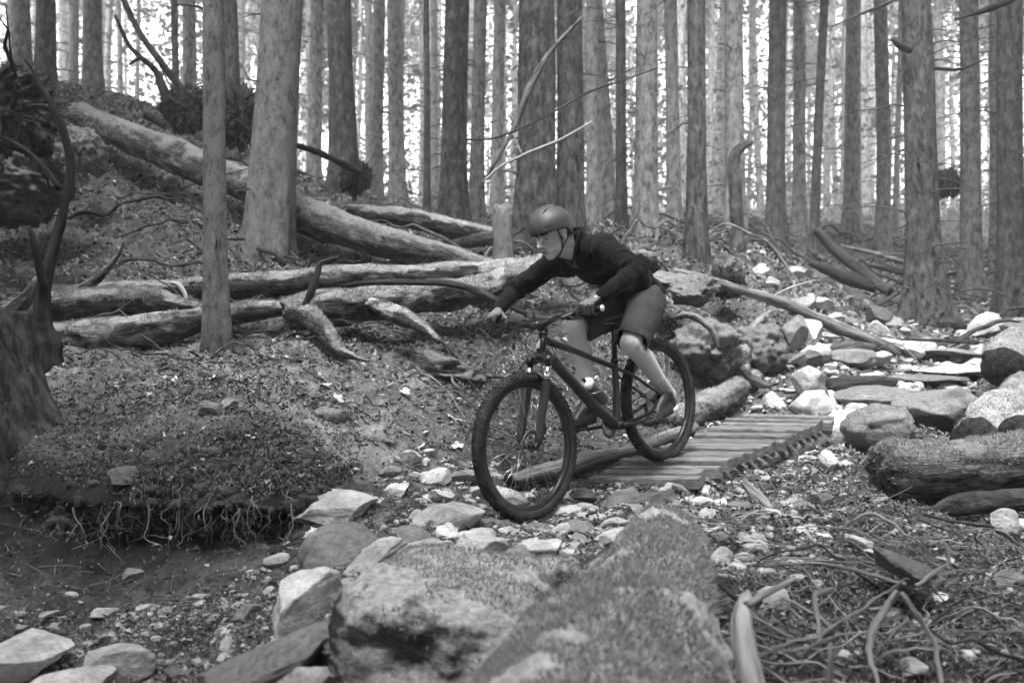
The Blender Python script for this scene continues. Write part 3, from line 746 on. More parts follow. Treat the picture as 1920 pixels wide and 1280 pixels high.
poles([
 ('long straight dark dead stem slanting down to the root tangle at upper left', [(226,-15,10.8,5),(262,60,10.7,6),(300,115,10.6,6),(335,160,10.6,7),(378,190,10.5,7)], 'wood_dark'),
 ('crooked dark dead stem forking up left of the long straight one', [(215,30,10.4,3),(240,80,10.4,4),(262,105,10.4,5),(290,130,10.4,6),(305,165,10.4,8),(318,195,10.4,10)], 'wood_dark'),
 ('small hooked dark stem looping left off the crooked dead stem', [(242,122,10.3,2),(255,113,10.3,3),(270,111,10.3,3),(285,126,10.35,4)], 'wood_dark'),
 ('short dark broken limb lying under the root tangle at upper left', [(272,215,10.2,8),(290,225,10.2,8),(308,236,10.1,6)], 'wood_dark'),
 ('pale-topped straight stick pointing at the little upturned stump', [(548,270,8.8,4),(600,287,9.2,6),(650,312,9.6,7),(682,328,9.8,6)], 'wood_dark'),
 ('pale arched branch leaning across the rough trunk pair', [(905,345,9.1,2),(965,240,9.0,5),(990,170,8.9,6),(1030,100,8.9,5),(1092,32,8.8,3)], 'bark_mid'),
 ('fine upper twig sweeping across the rough trunk pair', [(870,262,8.4,2),(930,258,8.4,2),(1010,225,8.4,2),(1100,175,8.4,2),(1170,150,8.4,1.5),(1240,125,8.5,1.2)], 'wood_dark'),
 ('fine lower pale twig sweeping behind the helmet', [(905,342,8.0,1.8),(940,312,8.0,2.4),(990,287,8.0,2.6),(1050,262,8.0,2.4),(1110,228,8.0,1.6)], 'twig_pale'),
 ('short pale spur rising from the lower pale twig', [(978,290,8.0,1.6),(962,250,8.0,1.2)], 'twig_pale'),
 ('dark pole slanting down at the right with a broken upper end', [(1530,430,11.5,8),(1560,462,11.4,9),(1600,497,11.2,10),(1640,528,11.0,10),(1668,548,10.8,9)], 'wood_dark'),
 ('lower dark windfall beneath the slanting dark pole at right', [(1520,493,11,5),(1560,508,11,10),(1600,524,11,14),(1640,540,11,10)], 'wood_dark'),
 ('thin grey pole lying right of the slanting dark pole', [(1580,462,12.2,3),(1640,475,12.2,5),(1700,492,12,4)], 'bark_mid'),
 ('dark stub of wood lying before the flared tree at right', [(1630,497,11.8,4),(1690,510,11.8,7),(1730,516,11.8,4)], 'wood_dark'),
 ('thin branch reaching left from the big flared tree', [(1690,-5,10.8,3),(1650,12,10.6,3),(1600,32,10.4,2),(1560,50,10.3,1.5)], 'wood_dark'),
 ('thin branch arching right from the big flared tree', [(1745,128,10.9,3),(1800,130,10.7,3),(1850,110,10.5,2)], 'wood_dark'),
 ('crooked limb hanging from the upper right corner', [(1900,0,11,6),(1860,15,11,7),(1830,25,11,4),(1790,38,11,2)], 'wood_dark'),
 ('hooked dark limb on the left side of the big flared tree', [(1705,95,10.8,6),(1688,85,10.7,7),(1672,72,10.7,4)], 'wood_dark'),
 ('thin black stick lying across the pale trail rocks at right', [(1690,636,8.9,2),(1760,638,8.9,3.5),(1835,642,8.8,4)], 'wood_dark'),
 ('bent pale twig arching over the forest floor right of the thin pole', [(1440,560,8.4,1.5),(1480,540,8.4,2),(1530,525,8.4,1.5)], 'twig_pale'),
 ('curving thin pale stick resting against the foreground mossy log', [(872,1300,2.05,5),(925,1225,2.2,5),(965,1188,2.3,4.5),(1000,1172,2.38,4),(1034,1166,2.45,3)], 'root_wood'),
])
add_log('broken_snag', 'short broken snag with a hooked top among the trunks at right', [(1384,500,10.6,16),(1382,430,10.6,13),(1380,360,10.6,13),(1376,320,10.6,12),(1380,290,10.6,10),(1396,272,10.6,8),(1412,266,10.6,4)], 'bark_dark', 'snag', seed=41, segs=18, step=.05, ragged=0)
add_log('broken_snag', 'pale rotten snag standing just left of the rider helmet', [(943,512,7.5,23),(942,460,7.5,19),(940,420,7.5,17),(938,385,7.5,14)], 'bark_mottled', 'snag', seed=42, segs=18, step=.04, ragged=1.5)
add_log('fallen_log', 'short mossy log lying behind the leaning log with a dark hollow beneath', [(655,392,9.6,8),(700,400,9.4,15),(780,412,9.2,19),(860,428,9.1,18),(930,440,9.1,13)], 'log_moss', seed=43, moss=2500)
add_log('fallen_log', 'dark log end under the short mossy log left of the rotten snag', [(820,462,9.2,6),(870,452,9.1,14),(935,446,9.0,14)], 'bark_dark', seed=44)
add_log('fallen_pole', 'thin slanting fallen pole running down to the trail rocks right of the rider', [(1262,506,7.6,7),(1330,527,7.8,9),(1450,562,8.1,10),(1560,608,8.4,11),(1640,640,8.6,12),(1702,668,8.8,12)], 'log_bare', 'log', seed=45, segs=20, amp=.05, step=.05)
add_log('fallen_log', 'mossy log slanting up beside the far left side of the plank bridge', [(1262,800,6.1,26),(1320,762,6.6,26),(1390,722,7.2,22),(1446,688,7.8,17)], 'log_half_moss', seed=46, moss=3000)
add_log('split_timber', 'old split timber lying along the left of the bridge below the cranks', [(958,897,4.75,20),(1030,880,4.95,20),(1120,858,5.25,18),(1210,835,5.6,15),(1300,800,6.1,12)], 'log_bare', 'timber', seed=47, amp=.12, squash=.7, endmat='wood_dark')
add_log('fallen_log', 'big round mossy log at the right edge with a blunt rounded end', [(1650,890,4.75,40),(1672,888,4.75,56),(1740,888,4.7,58),(1850,880,4.65,60),(2040,862,4.6,60)], 'log_half_moss', seed=48, segs=56, moss=9000, amp=.07)
add_log('fallen_log', 'dark lower log tucked beneath the big round mossy log at right', [(1735,965,4.4,8),(1800,948,4.4,18),(1880,938,4.4,20),(2000,932,4.4,22)], 'bark_dark', seed=49, segs=32)
add_log('cut_log', 'mossy log with a dark cut end facing the trail above the big round log', [(1822,820,5.55,46),(1850,798,5.75,47),(1890,770,6.1,48),(1935,740,6.5,46)], 'log_moss', seed=50, endmat='wood_dark', moss=4000, ragged=.02)
add_log('cut_log', 'mossy log with a dark round end at the right edge beside the trail', [(1876,690,6.6,44),(1900,668,6.9,46),(1950,640,7.4,46)], 'log_moss', seed=51, endmat='wood_dark', moss=4000, ragged=.02)
add_log('cut_log', 'third dark-ended mossy log half out of the frame at the right edge', [(1918,822,5.3,40),(1960,790,5.6,42),(2020,760,6.0,42)], 'log_moss', seed=52, endmat='wood_dark', moss=2000, ragged=.02)
add_log('fallen_log', 'dark timber trapped under the flat slab at the far end of the bridge', [(1545,728,7.0,16),(1600,722,7.05,18),(1690,720,7.1,10)], 'wood_dark', seed=53)
add_log('fallen_log', 'dark rotten log lying over the rocks below the foot of the thin slanting pole', [(1535,668,8.1,6),(1580,655,8.1,14),(1640,652,8.2,10)], 'bark_dark', seed=54)
add_log('fallen_log', 'massive mossy log running toward the camera in the foreground', [(1262,1012,3.2,44),(1252,1030,3.1,72),(1238,1070,2.95,88),(1195,1160,2.5,132),(1140,1280,2.1,185),(1060,1480,1.7,250),(960,1750,1.35,320)], 'log_front', seed=55, segs=96, step=.012, amp=.10, freq=8, moss=30000)
b = add_log('dead_branch', 'thick pale barkless branch bent upright at the bottom right of centre', [(1418,1330,2.1,24),(1406,1270,2.15,23),(1393,1200,2.2,21),(1392,1150,2.25,18),(1398,1122,2.35,12),(1402,1106,2.4,4)], 'wood_pale', 'branch', seed=56, segs=28, step=.012, amp=.07)
add_log('twig', None, [(1400,1135,2.25,8),(1440,1112,2.3,6),(1490,1085,2.4,4)], 'wood_pale', seed=57, parent=b, segs=12, step=.02)
add_log('dead_branch', 'stout pale broken branch slanting over the stones below the bridge', [(1393,903,4.3,7),(1420,935,4.2,13),(1452,972,4.05,15),(1495,1008,3.95,15),(1530,1032,3.9,9)], 'root_wood', 'branch', seed=58, segs=20, step=.02, amp=.1)
add_log('root', 'pale root arching out of the mound behind the rear wheel', [(1268,595,6.9,5),(1295,592,6.8,7),(1322,606,6.75,7),(1340,632,6.7,5),(1348,655,6.7,3)], 'log_half_moss', 'root', seed=81, segs=12, step=.02, kink=.01)
add_log('root', 'dark root looping down the mound left of the pale blocky rock', [(1330,600,7.2,6),(1362,640,7.1,9),(1392,690,7.1,9),(1430,722,7.1,7),(1452,712,7.2,4)], 'bark_mid', 'root', seed=82, segs=14, step=.02, kink=.02)
add_log('root', 'thick mossy root running down the mound beside the thin slanting pole', [(1440,585,7.9,6),(1412,620,7.6,10),(1398,660,7.4,12),(1400,700,7.3,8)], 'log_half_moss', 'root', seed=83, segs=14, step=.02, kink=.02, moss=800)
# hanging roots under the lip of the bank
G = Geo(); r_ = np.random.default_rng(3)
hang = empty('hanging_roots', P(420, 900, 4.0)); set_props(hang, 'fringe of roots hanging from the undercut lip of the mossy bank', 'roots')
for k in range(26):
    px = r_.uniform(215, 590); d = 3.86 + r_.uniform(-.03, .12); y0 = r_.uniform(900, 945); L = r_.uniform(25, 85)
    q = [(px, y0, d, r_.uniform(1, 3)), (px + r_.normal() * 8, y0 + L * .4, d - .01, 2), (px + r_.normal() * 16, y0 + L * .75, d, 1.4), (px + r_.normal() * 24, y0 + L, d, 1)]
    V, F, T = tube(pxpath(q, 14), 7, .1, 20, k)
    o = mesh_obj('root', V - np.array(hang.location), F, 'root_wood', hang, tc=T)
# crossing roots of the tangle in the lower right corner
def kinky(x, y, z, L, ang, rad, r, n=14, lift=0, zfun=None):
    """a bent, forking natural stick path lying near the ground"""
    a = ang; st = L / n; P_ = [[x, y, z, rad]]; zz = 0
    for i in range(n):
        a += r.normal() * .16 + (r.normal() * .6 if r.uniform() < .12 else 0)
        x += math.cos(a) * st; y += math.sin(a) * st * .8; P_.append([x, y, 0, rad * (1 - .75 * (i + 1) / n) * r.uniform(.85, 1.15)])
    P_ = np.array(P_); P_[:, 2] = height(P_[:, 0], P_[:, 1]) + rad * .6 + np.sin(np.linspace(0, 1, n + 1) * 3.14 * r.uniform(.6, 1.6)) * L * lift + np.linspace(0, 1, n + 1) * L * lift * r.uniform(-.3, .8)
    return P_
def root_line(rows, lab, mt='root_wood', seed=0, grp=None):
    rows = [(a, b, c, r * .62) for a, b, c, r in rows]
    o = add_log('root', lab, rows, mt, 'root', seed=seed, segs=9, step=.012, ragged=0, amp=.2, group=grp, kink=.009); return o
traced = [
 ('long pale root running right across the top of the tangle', [(1408,1062,2.7,4),(1490,1056,2.75,5),(1570,1062,2.75,5),(1640,1082,2.7,6),(1698,1098,2.65,6)]),
 ('second pale root just under the long one in the tangle', [(1430,1050,2.85,2.5),(1520,1046,2.9,3),(1600,1058,2.9,3.5)]),
 ('thick knotted root bending down through the tangle', [(1685,1112,2.45,10),(1655,1150,2.4,12),(1632,1182,2.35,12),(1632,1225,2.3,9),(1650,1290,2.2,7)]),
 ('root dropping away right from the knot of the tangle', [(1688,1112,2.5,9),(1720,1150,2.45,8),(1745,1195,2.4,7),(1760,1240,2.35,7),(1762,1300,2.3,6)]),
 ('pale root sweeping from the bottom of the tangle up to the knot', [(1420,1232,2.25,5),(1480,1204,2.3,5),(1545,1190,2.35,5),(1610,1142,2.45,4),(1690,1092,2.6,4)]),
 ('kinked root standing in the middle of the tangle', [(1562,1105,2.6,7),(1530,1112,2.55,8),(1528,1135,2.5,7),(1535,1195,2.4,5)]),
 ('long straight pale root crossing the lower tangle', [(1500,1232,2.2,4),(1560,1180,2.35,4),(1640,1125,2.55,4),(1705,1082,2.7,3)]),
 ('upright pale root at the bottom of the tangle', [(1552,1300,2.1,8),(1558,1250,2.15,8),(1560,1205,2.25,6)]),
 ('curved root arching above the tangle near the grey stones', [(1575,992,3.3,4),(1625,964,3.4,5),(1670,978,3.3,5),(1700,1005,3.2,4)]),
 ('straight dark-edged stick in front of the big round log', [(1730,965,3.7,4),(1800,980,3.6,5),(1865,990,3.5,4)]),
 ('forked pale root right of the tangle knot', [(1770,1018,2.95,5),(1778,1050,2.9,7),(1745,1078,2.85,7),(1715,1095,2.8,5)]),
 ('dark root curling out from under the massive mossy log', [(1335,1055,2.8,8),(1352,1095,2.7,9),(1392,1122,2.6,9),(1430,1128,2.5,5)]),
 ('short pale root just left of the barkless upright branch', [(1292,1172,2.4,5),(1330,1180,2.35,4),(1368,1184,2.3,3)]),
]
for i, (lab, rows) in enumerate(traced): root_line(rows, lab, 'root_wood' if 'dark' not in lab else 'wood_dark', 60 + i)
def sticks(n, pxr, dr, Lr, rr_, lift, mats, lab, cat, grp, seed, ang=.5, fork=.5, name='twig'):
    r = np.random.default_rng(seed)
    for i in range(n):
        d = r.uniform(*dr); px = r.uniform(*pxr); x = (px - 960) / FPX * d; L = r.uniform(*Lr); rad = r.uniform(*rr_)
        p = kinky(x, d, 0, L, r.normal() * ang + (math.pi if r.uniform() < .5 else 0), rad, r, 14, r.uniform(0, lift))
        G = Geo(); G.add(*tube(catmull(p, 30), 7, .2, 40, i))
        for _ in range(r.integers(0, 3) if r.uniform() < fork else 0):
            j = r.integers(3, 11); dv = p[j + 1, :3] - p[j, :3]; dv = dv / np.linalg.norm(dv) + r.normal(size=3) * .6; dv[2] = abs(dv[2]) * .5
            q = p[j, :3]; l2 = L * r.uniform(.15, .4); m = q + dv * l2 * .5 + r.normal(size=3) * l2 * .08
            G.add(*tube(catmull([[*q, p[j, 3] * .7], [*m, p[j, 3] * .5], [*(q + dv * l2), p[j, 3] * .2]], 9), 6, .2, 40, i))
        o = G.obj(name, mats[i % len(mats)]); set_props(o, lab, cat, grp)
sticks(175, (1320, 1960), (2.15, 3.9), (.12, .6), (.0016, .0062), .16, ('root_wood', 'wood_pale', 'root_wood', 'wood_dark'), 'thin loose root or twig lying in the tangle at lower right', 'twig', 'loose twigs and roots at lower right', 17)
sticks(30, (1180, 1900), (3.5, 5.0), (.12, .5), (.0015, .005), .15, ('root_wood', 'wood_dark'), 'thin stick lying on the stones right of the bridge', 'twig', 'sticks on the stones right of the bridge', 18)
sticks(46, (60, 900), (5.2, 6.6), (.2, .9), (.003, .011), .25, ('wood_dark', 'root_wood', 'bark_dark', 'bark_mid'), 'crooked dead stick in the tangle around the mossy logs', 'stick', 'dead sticks around the mossy logs', 19)
sticks(60, (40, 1150), (7.0, 11.5), (.4, 1.8), (.006, .022), .22, ('wood_dark', 'bark_mid', 'bark_dark'), 'dead branch lying on the slope behind the mossy logs', 'branch', 'dead branches on the slope behind the logs', 20, name='dead_branch')
sticks(70, (1180, 1960), (8.5, 19), (.5, 2.6), (.008, .035), .2, ('wood_dark', 'bark_dark', 'bark_mid'), 'dead branch lying on the forest floor beyond the bridge', 'branch', 'dead branches beyond the bridge', 21, name='dead_branch')
sticks(26, (560, 1000), (4.4, 5.8), (.12, .5), (.002, .006), .1, ('root_wood', 'wood_dark'), 'small stick on the mossy slope left of the bike', 'stick', 'small sticks on the slope left of the bike', 22)
sticks(18, (120, 640), (4.3, 5.3), (.1, .5), (.002, .007), .12, ('wood_dark', 'root_wood'), 'small stick lying on top of the undercut bank', 'stick', 'small sticks on the bank top', 23)
# ------------------------------------------------------------------ rocks
rock_mat('rock_boulder', .018, .075, moss=.80, mv=.34)
def add_rock(label, px, py, d, w, h, mat='rock_grey', seed=1, depth=None, roll=0, yaw=0, sub=4, cuts=10, rough=.12, moss=0, group=None, name='rock', block=0):
    """rock whose silhouette is w x h photo pixels at distance d"""
    V, F = rockshape(seed, sub, cuts, rough)
    if block:
        V0, F = ICO[sub]; q = V0 / (np.abs(V0) ** block).sum(1)[:, None] ** (1 / block); N0 = fbm(q * 1.1 + seed, 3, seed)[:, None]
        V = q * (1 + .16 * N0 + .05 * fbm(q * 4 + seed, 4, seed + 1)[:, None] - .04 * np.abs(fbm(q * 2.5, 3, 7))[:, None])
    ext = (V.max(0) - V.min(0)) / 2; V = (V - (V.max(0) + V.min(0)) / 2) / ext
    a, c = w / 2 / FPX * d, h / 2 / FPX * d; b = depth if depth else (a + c) * .55
    V = V * np.array([a, b, c]); cr, sr = math.cos(math.radians(roll)), math.sin(math.radians(roll))
    V = np.stack([V[:, 0] * cr + V[:, 2] * sr, V[:, 1], -V[:, 0] * sr + V[:, 2] * cr], 1)
    if yaw:
        cy, sy = math.cos(math.radians(yaw)), math.sin(math.radians(yaw)); V = np.stack([V[:, 0] * cy - V[:, 1] * sy, V[:, 0] * sy + V[:, 1] * cy, V[:, 2]], 1)
    c0 = P(px, py, d)
    o = mesh_obj(name, V, F, mat); o.location = c0
    set_props(o, label, name, group)
    if moss:
        N = vnormals(V, F)
        A, FF = tufts(V, N, int(moss * 1.5), .017, .0024, seed, .3, .25, F)
        t = mesh_obj('moss', A, FF, 'moss_blades', o, smooth=False); t['kind'] = 'stuff'
    return o
R = add_rock
R('huge mossy boulder filling the bottom centre of the picture', 862, 1225, 2.62, 420, 330, 'rock_boulder', 101, .40, sub=5, block=4.5, yaw=-18, roll=4, moss=14000, name='boulder')
R('pale slab leaning on the left shoulder of the huge mossy boulder', 690, 1052, 3.15, 175, 44, 'rock_pale', 102, .12, roll=-38)
R('bright angular rock left of the huge mossy boulder', 578, 1135, 2.85, 145, 150, 'rock_pale', 103, .2, cuts=14, rough=.16)
R('long flat slab slanting along the bottom edge left of the boulder', 505, 1245, 2.5, 330, 66, 'rock_grey', 104, .16, roll=-22, cuts=12)
R('white-topped stone cut by the bottom edge left of the boulder', 566, 1276, 2.35, 128, 60, 'rock_pale', 105)
R('big rounded grey rock at the foot of the bank below the pale slab', 650, 1045, 3.35, 185, 125, 'rock_grey', 106, .2)
R('pale flat rock at the right end of the undercut bank', 628, 952, 3.85, 150, 62, 'rock_pale', 107, .2, roll=8)
R('smooth tilted grey-white boulder left of the front wheel', 818, 980, 3.85, 185, 72, 'rock_pale', 108, .14, roll=-20, cuts=6, rough=.07)
R('pale block wedged on top of the huge mossy boulder at left', 795, 1040, 3.1, 130, 60, 'rock_pale', 109)
R('wide pale rock wedged on top of the huge mossy boulder', 900, 1033, 3.15, 110, 60, 'rock_pale', 110)
R('flat grey slab just left of the smooth tilted boulder', 712, 975, 3.95, 150, 40, 'rock_grey', 111, .18, roll=-6)
R('angular stone directly below the front tyre', 928, 992, 4.0, 88, 44, 'rock_grey', 112)
R('square grey stone right of the stone under the front tyre', 1008, 1000, 4.0, 62, 44, 'rock_grey', 113)
R('round grey stone just right of the front tyre', 1075, 997, 3.9, 66, 46, 'rock_grey', 114, cuts=5)
R('bright white stone inside the curve of the front wheel', 950, 933, 4.5, 88, 36, 'rock_pale', 115, roll=12)
R('pale cube-like stone between the massive log and the slabs', 1197, 982, 4.0, 56, 46, 'rock_pale', 116)
R('small dark stone under the near left corner of the bridge', 1092, 928, 4.6, 50, 28, 'rock_dark', 117)
R('sloping flat stone propping the near end of the bridge', 1158, 945, 4.45, 100, 46, 'rock_grey', 118, .16, roll=-22, cuts=12)
R('dark smooth slab under the right side of the bridge end', 1218, 945, 4.4, 110, 48, 'rock_dark', 119, .2, roll=-20, cuts=12)
R('white stone heap top beside the massive mossy log', 1150, 1020, 3.55, 74, 44, 'rock_pale', 120, roll=-20)
R('rounded stone at the left of the gravel floor below the bank', 470, 1150, 3.05, 78, 46, 'rock_grey', 121)
R('broad grey stone in the gravel at lower left', 228, 1243, 2.72, 130, 74, 'rock_pale', 122, roll=-10)
R('wide flat stone in the lower left corner', 42, 1225, 2.78, 190, 66, 'rock_pale', 123, .2)
R('large pale stone along the bottom edge at far left', 120, 1275, 2.6, 170, 56, 'rock_pale', 124)
R('small oval stone between the two lower left stones', 108, 1222, 2.8, 38, 18, 'rock_pale', 125)
R('pale pointed stone lying midway on the gravel below the bank', 248, 1080, 3.65, 44, 30, 'rock_grey', 126)
R('white stone lying on the mossy bank top near its edge', 430, 758, 4.45, 34, 24, 'rock_pale', 127)
R('grey rock poking from the bank top beside the white stone', 398, 768, 4.35, 52, 34, 'rock_grey', 128, roll=20)
R('triangular boulder with a dark face at the right of the bridge', 1650, 806, 5.75, 155, 104, 'rock_grey', 129, .24, cuts=7, rough=.16, moss=900)
R('narrow white upright stone beside the far right end of the bridge', 1556, 868, 5.3, 34, 52, 'rock_pale', 130, roll=-15)
R('rounded mossy boulder right of the triangular one', 1752, 766, 6.3, 150, 84, 'rock_moss', 131)
R('flat-topped slab behind the triangular boulder', 1650, 742, 6.8, 190, 40, 'rock_grey', 132, .35)
R('pale blocky rock at the far end of the bridge', 1516, 715, 6.9, 66, 62, 'rock_pale', 133)
R('dark-faced stone beside the pale blocky rock', 1540, 738, 6.8, 44, 36, 'rock_dark', 134)
R('tall grey rock with a white top left of the thin slanting pole', 1487, 626, 7.9, 56, 76, 'rock_grey', 135, roll=10)
R('white leaning stone touching the tall grey rock', 1522, 622, 7.9, 38, 54, 'rock_pale', 136, roll=-18)
R('broad grey rock in the middle of the far trail', 1590, 672, 7.9, 110, 38, 'rock_grey', 137)
R('pale rock right of the broad grey rock on the trail', 1645, 674, 7.9, 60, 34, 'rock_pale', 138)
R('mossy stone left of the broad grey rock', 1508, 672, 7.5, 66, 36, 'rock_moss', 139)
R('little white stone before the broad grey rock', 1558, 688, 7.4, 26, 15, 'rock_pale', 140)
R('large pale rounded rock at the far right of the trail', 1843, 607, 10.2, 72, 44, 'rock_pale', 141, roll=-12)
R('long pale rock beside the far rounded one at the right edge', 1905, 606, 10.0, 66, 22, 'rock_pale', 142, roll=-8)
R('dark round stone below the flared tree', 1650, 590, 9.8, 50, 36, 'rock_dark', 143)
R('small white rock below the dark round stone', 1648, 612, 9.4, 34, 24, 'rock_pale', 144)
R('pale tilted slab at the foot of the thin slanting pole', 1712, 660, 8.6, 44, 26, 'rock_pale', 145, roll=25)
R('long flat trail slab right of the pole foot', 1780, 660, 8.8, 120, 16, 'rock_grey', 146, .3)
R('thin pale slab stepping across the trail at right', 1762, 690, 8.1, 140, 18, 'rock_pale', 147, .3)
R('grey stepping slab nearer than the thin pale one', 1740, 712, 7.5, 150, 20, 'rock_grey', 148, .3)
R('rounded grey rock between the two dark-ended logs', 1890, 740, 6.6, 76, 46, 'rock_moss', 149)
R('brown-grey egg-shaped stone below the bridge', 1503, 955, 4.2, 50, 34, 'rock_grey', 150, cuts=3, rough=.05)
R('dark square flat stone beside the egg-shaped one', 1545, 945, 4.3, 46, 46, 'rock_dark', 151, .08)
R('bright half-buried stone above the root tangle', 1605, 1020, 3.4, 56, 36, 'rock_pale', 152, roll=15)
R('pale stone block at the edge of the massive mossy log', 1352, 1045, 3.2, 50, 44, 'rock_pale', 153)
R('white pebble-topped rock at the right edge under the dark lower log', 1888, 978, 3.9, 58, 50, 'rock_pale', 154)
R('grey rounded stone at the right edge below the white one', 1900, 1090, 3.1, 60, 40, 'rock_grey', 155)
R('tilted brown slab above the knot of the root tangle', 1688, 1062, 3.0, 110, 46, 'rock_dark', 156, .16, roll=22, cuts=12)
R('mossy boulder bulging at the upper left edge', 28, 345, 7.4, 230, 175, 'rock_moss', 157, .5, moss=7000, rough=.55, cuts=0, sub=5, name='boulder')
R('mossy hump just right of the boulder at the upper left edge', 160, 285, 8.2, 76, 96, 'rock_moss', 158, .3, moss=2500, rough=.5, cuts=0, name='boulder')
R('broken mossy mound behind the rider hips with a dark hollow', 1300, 545, 7.3, 100, 66, 'rock_moss', 159, .3, cuts=3, rough=.4, moss=2500)
R('low pale mossy hump just behind the rider lower back', 1255, 528, 7.6, 95, 42, 'rock_moss', 160, .3, cuts=2, rough=.4, moss=2500)
for i, (px, py, w, h) in enumerate(((250,885,60,40),(330,935,50,34),(520,925,64,44))):
    R('grey stone set in the face of the undercut bank ' + ('below its left end', 'low in the middle', 'toward its right end', 'just under the lip', 'at its far left', 'at its far right')[i], px, py, 3.98, w, h, 'rock_moss' if i % 2 else 'rock_dark', 170 + i, .12)
R('mossy hummock rising behind the rear wheel', 1325, 655, 7.2, 150, 130, 'rock_moss', 181, .4, cuts=1, rough=.5, moss=4000, name='hummock')
R('mossy hummock between the rear wheel and the tall grey rock', 1412, 660, 7.7, 120, 110, 'rock_moss', 182, .4, cuts=1, rough=.5, moss=3000, name='hummock')
R('low hummock below the mossy logs straight left of the handlebar', 800, 700, 6.1, 230, 90, 'rock_moss', 183, .4, cuts=1, rough=.5, moss=5000, name='hummock')
R('earthy hummock under the root fork of the lumpy mossy log', 600, 720, 5.45, 190, 70, 'rock_moss', 184, .35, cuts=1, rough=.5, moss=4000, name='hummock')
# stones strewn about, each its own
STONE = [mesh_data('stone', *rockshape(500 + k, 3, 9, .12), 'rock_pale' if k % 3 else 'rock_grey') for k in range(9)]
ROCKLO = [rockshape(700 + k, 2, 8, .12) for k in range(5)]
def strewn():
    r = np.random.default_rng(88); placed = []; items = []
    zones = [  # px range, d range, count, size range m, group, label
     ((1100, 1520), (3.1, 4.7), 120, (.018, .065), 'pale stones below the bridge', 'small pale stone in the bright scatter below the bridge'),
     ((1480, 1740), (3.2, 5.2), 40, (.016, .045), 'stones before the triangular boulder', 'loose stone between the bridge and the big round log'),
     ((580, 1120), (2.9, 4.7), 110, (.025, .10), 'stones around the front wheel', 'loose stone on the trail near the front wheel'),
     ((0, 600), (2.5, 3.45), 84, (.012, .055), 'stones on the gravel floor at lower left', 'loose stone on the gravel floor at lower left'),
     ((1420, 1880), (6.0, 11.5), 150, (.05, .20), 'rocks paving the upper trail', 'grey rock among those paving the trail beyond the bridge'),
     ((600, 1100), (4.6, 5.8), 24, (.015, .04), 'stones on the slope left of the bike', 'small stone on the mossy slope left of the bike'),
     ((1450, 1940), (2.3, 4.6), 60, (.015, .06), 'stones among the roots at lower right', 'small stone among the roots at lower right')]
    k = 0
    for (a, b), (c, d_), n, (s0, s1), grp, lab in zones:
        for _ in range(n):
            d = r.uniform(c, d_); px = r.uniform(a, b); x = (px - 960) / FPX * d; s = s0 + (s1 - s0) * r.uniform() ** 2.2
            if any((x - q[0]) ** 2 + (d - q[1]) ** 2 < (s + q[2]) ** 2 * .6 for q in placed): continue
            placed.append((x, d, s)); items.append((s / d, x, d, s, grp, lab))
    items.sort(key=lambda q: -q[0]); G = Geo()
    for k, (_, x, d, s, grp, lab) in enumerate(items):
        sc = np.array([s * r.uniform(.8, 1.5), s * r.uniform(.8, 1.3), s * r.uniform(.4, .85)]); rot = (r.normal() * .25, r.normal() * .25, r.uniform(0, 6.28)); loc = (x, d, H(x, d) + s * .12)
        if k < 205:
            o = link('rock', STONE[r.integers(0, 9)]); o.location = loc; o.scale = sc; o.rotation_euler = rot
            set_props(o, lab, 'rock', grp)
        else:
            V, F = ROCKLO[k % 5]; M_ = np.array(Matrix.Rotation(rot[2], 3, 'Z') @ Matrix.Rotation(rot[0], 3, 'X'))
            G.add((V * sc) @ M_.T + np.array(loc), F)
    stuffed(G.obj('small_stones', 'rock_pale'), 'small stones strewn over the trail and gully', 'stones')
strewn()
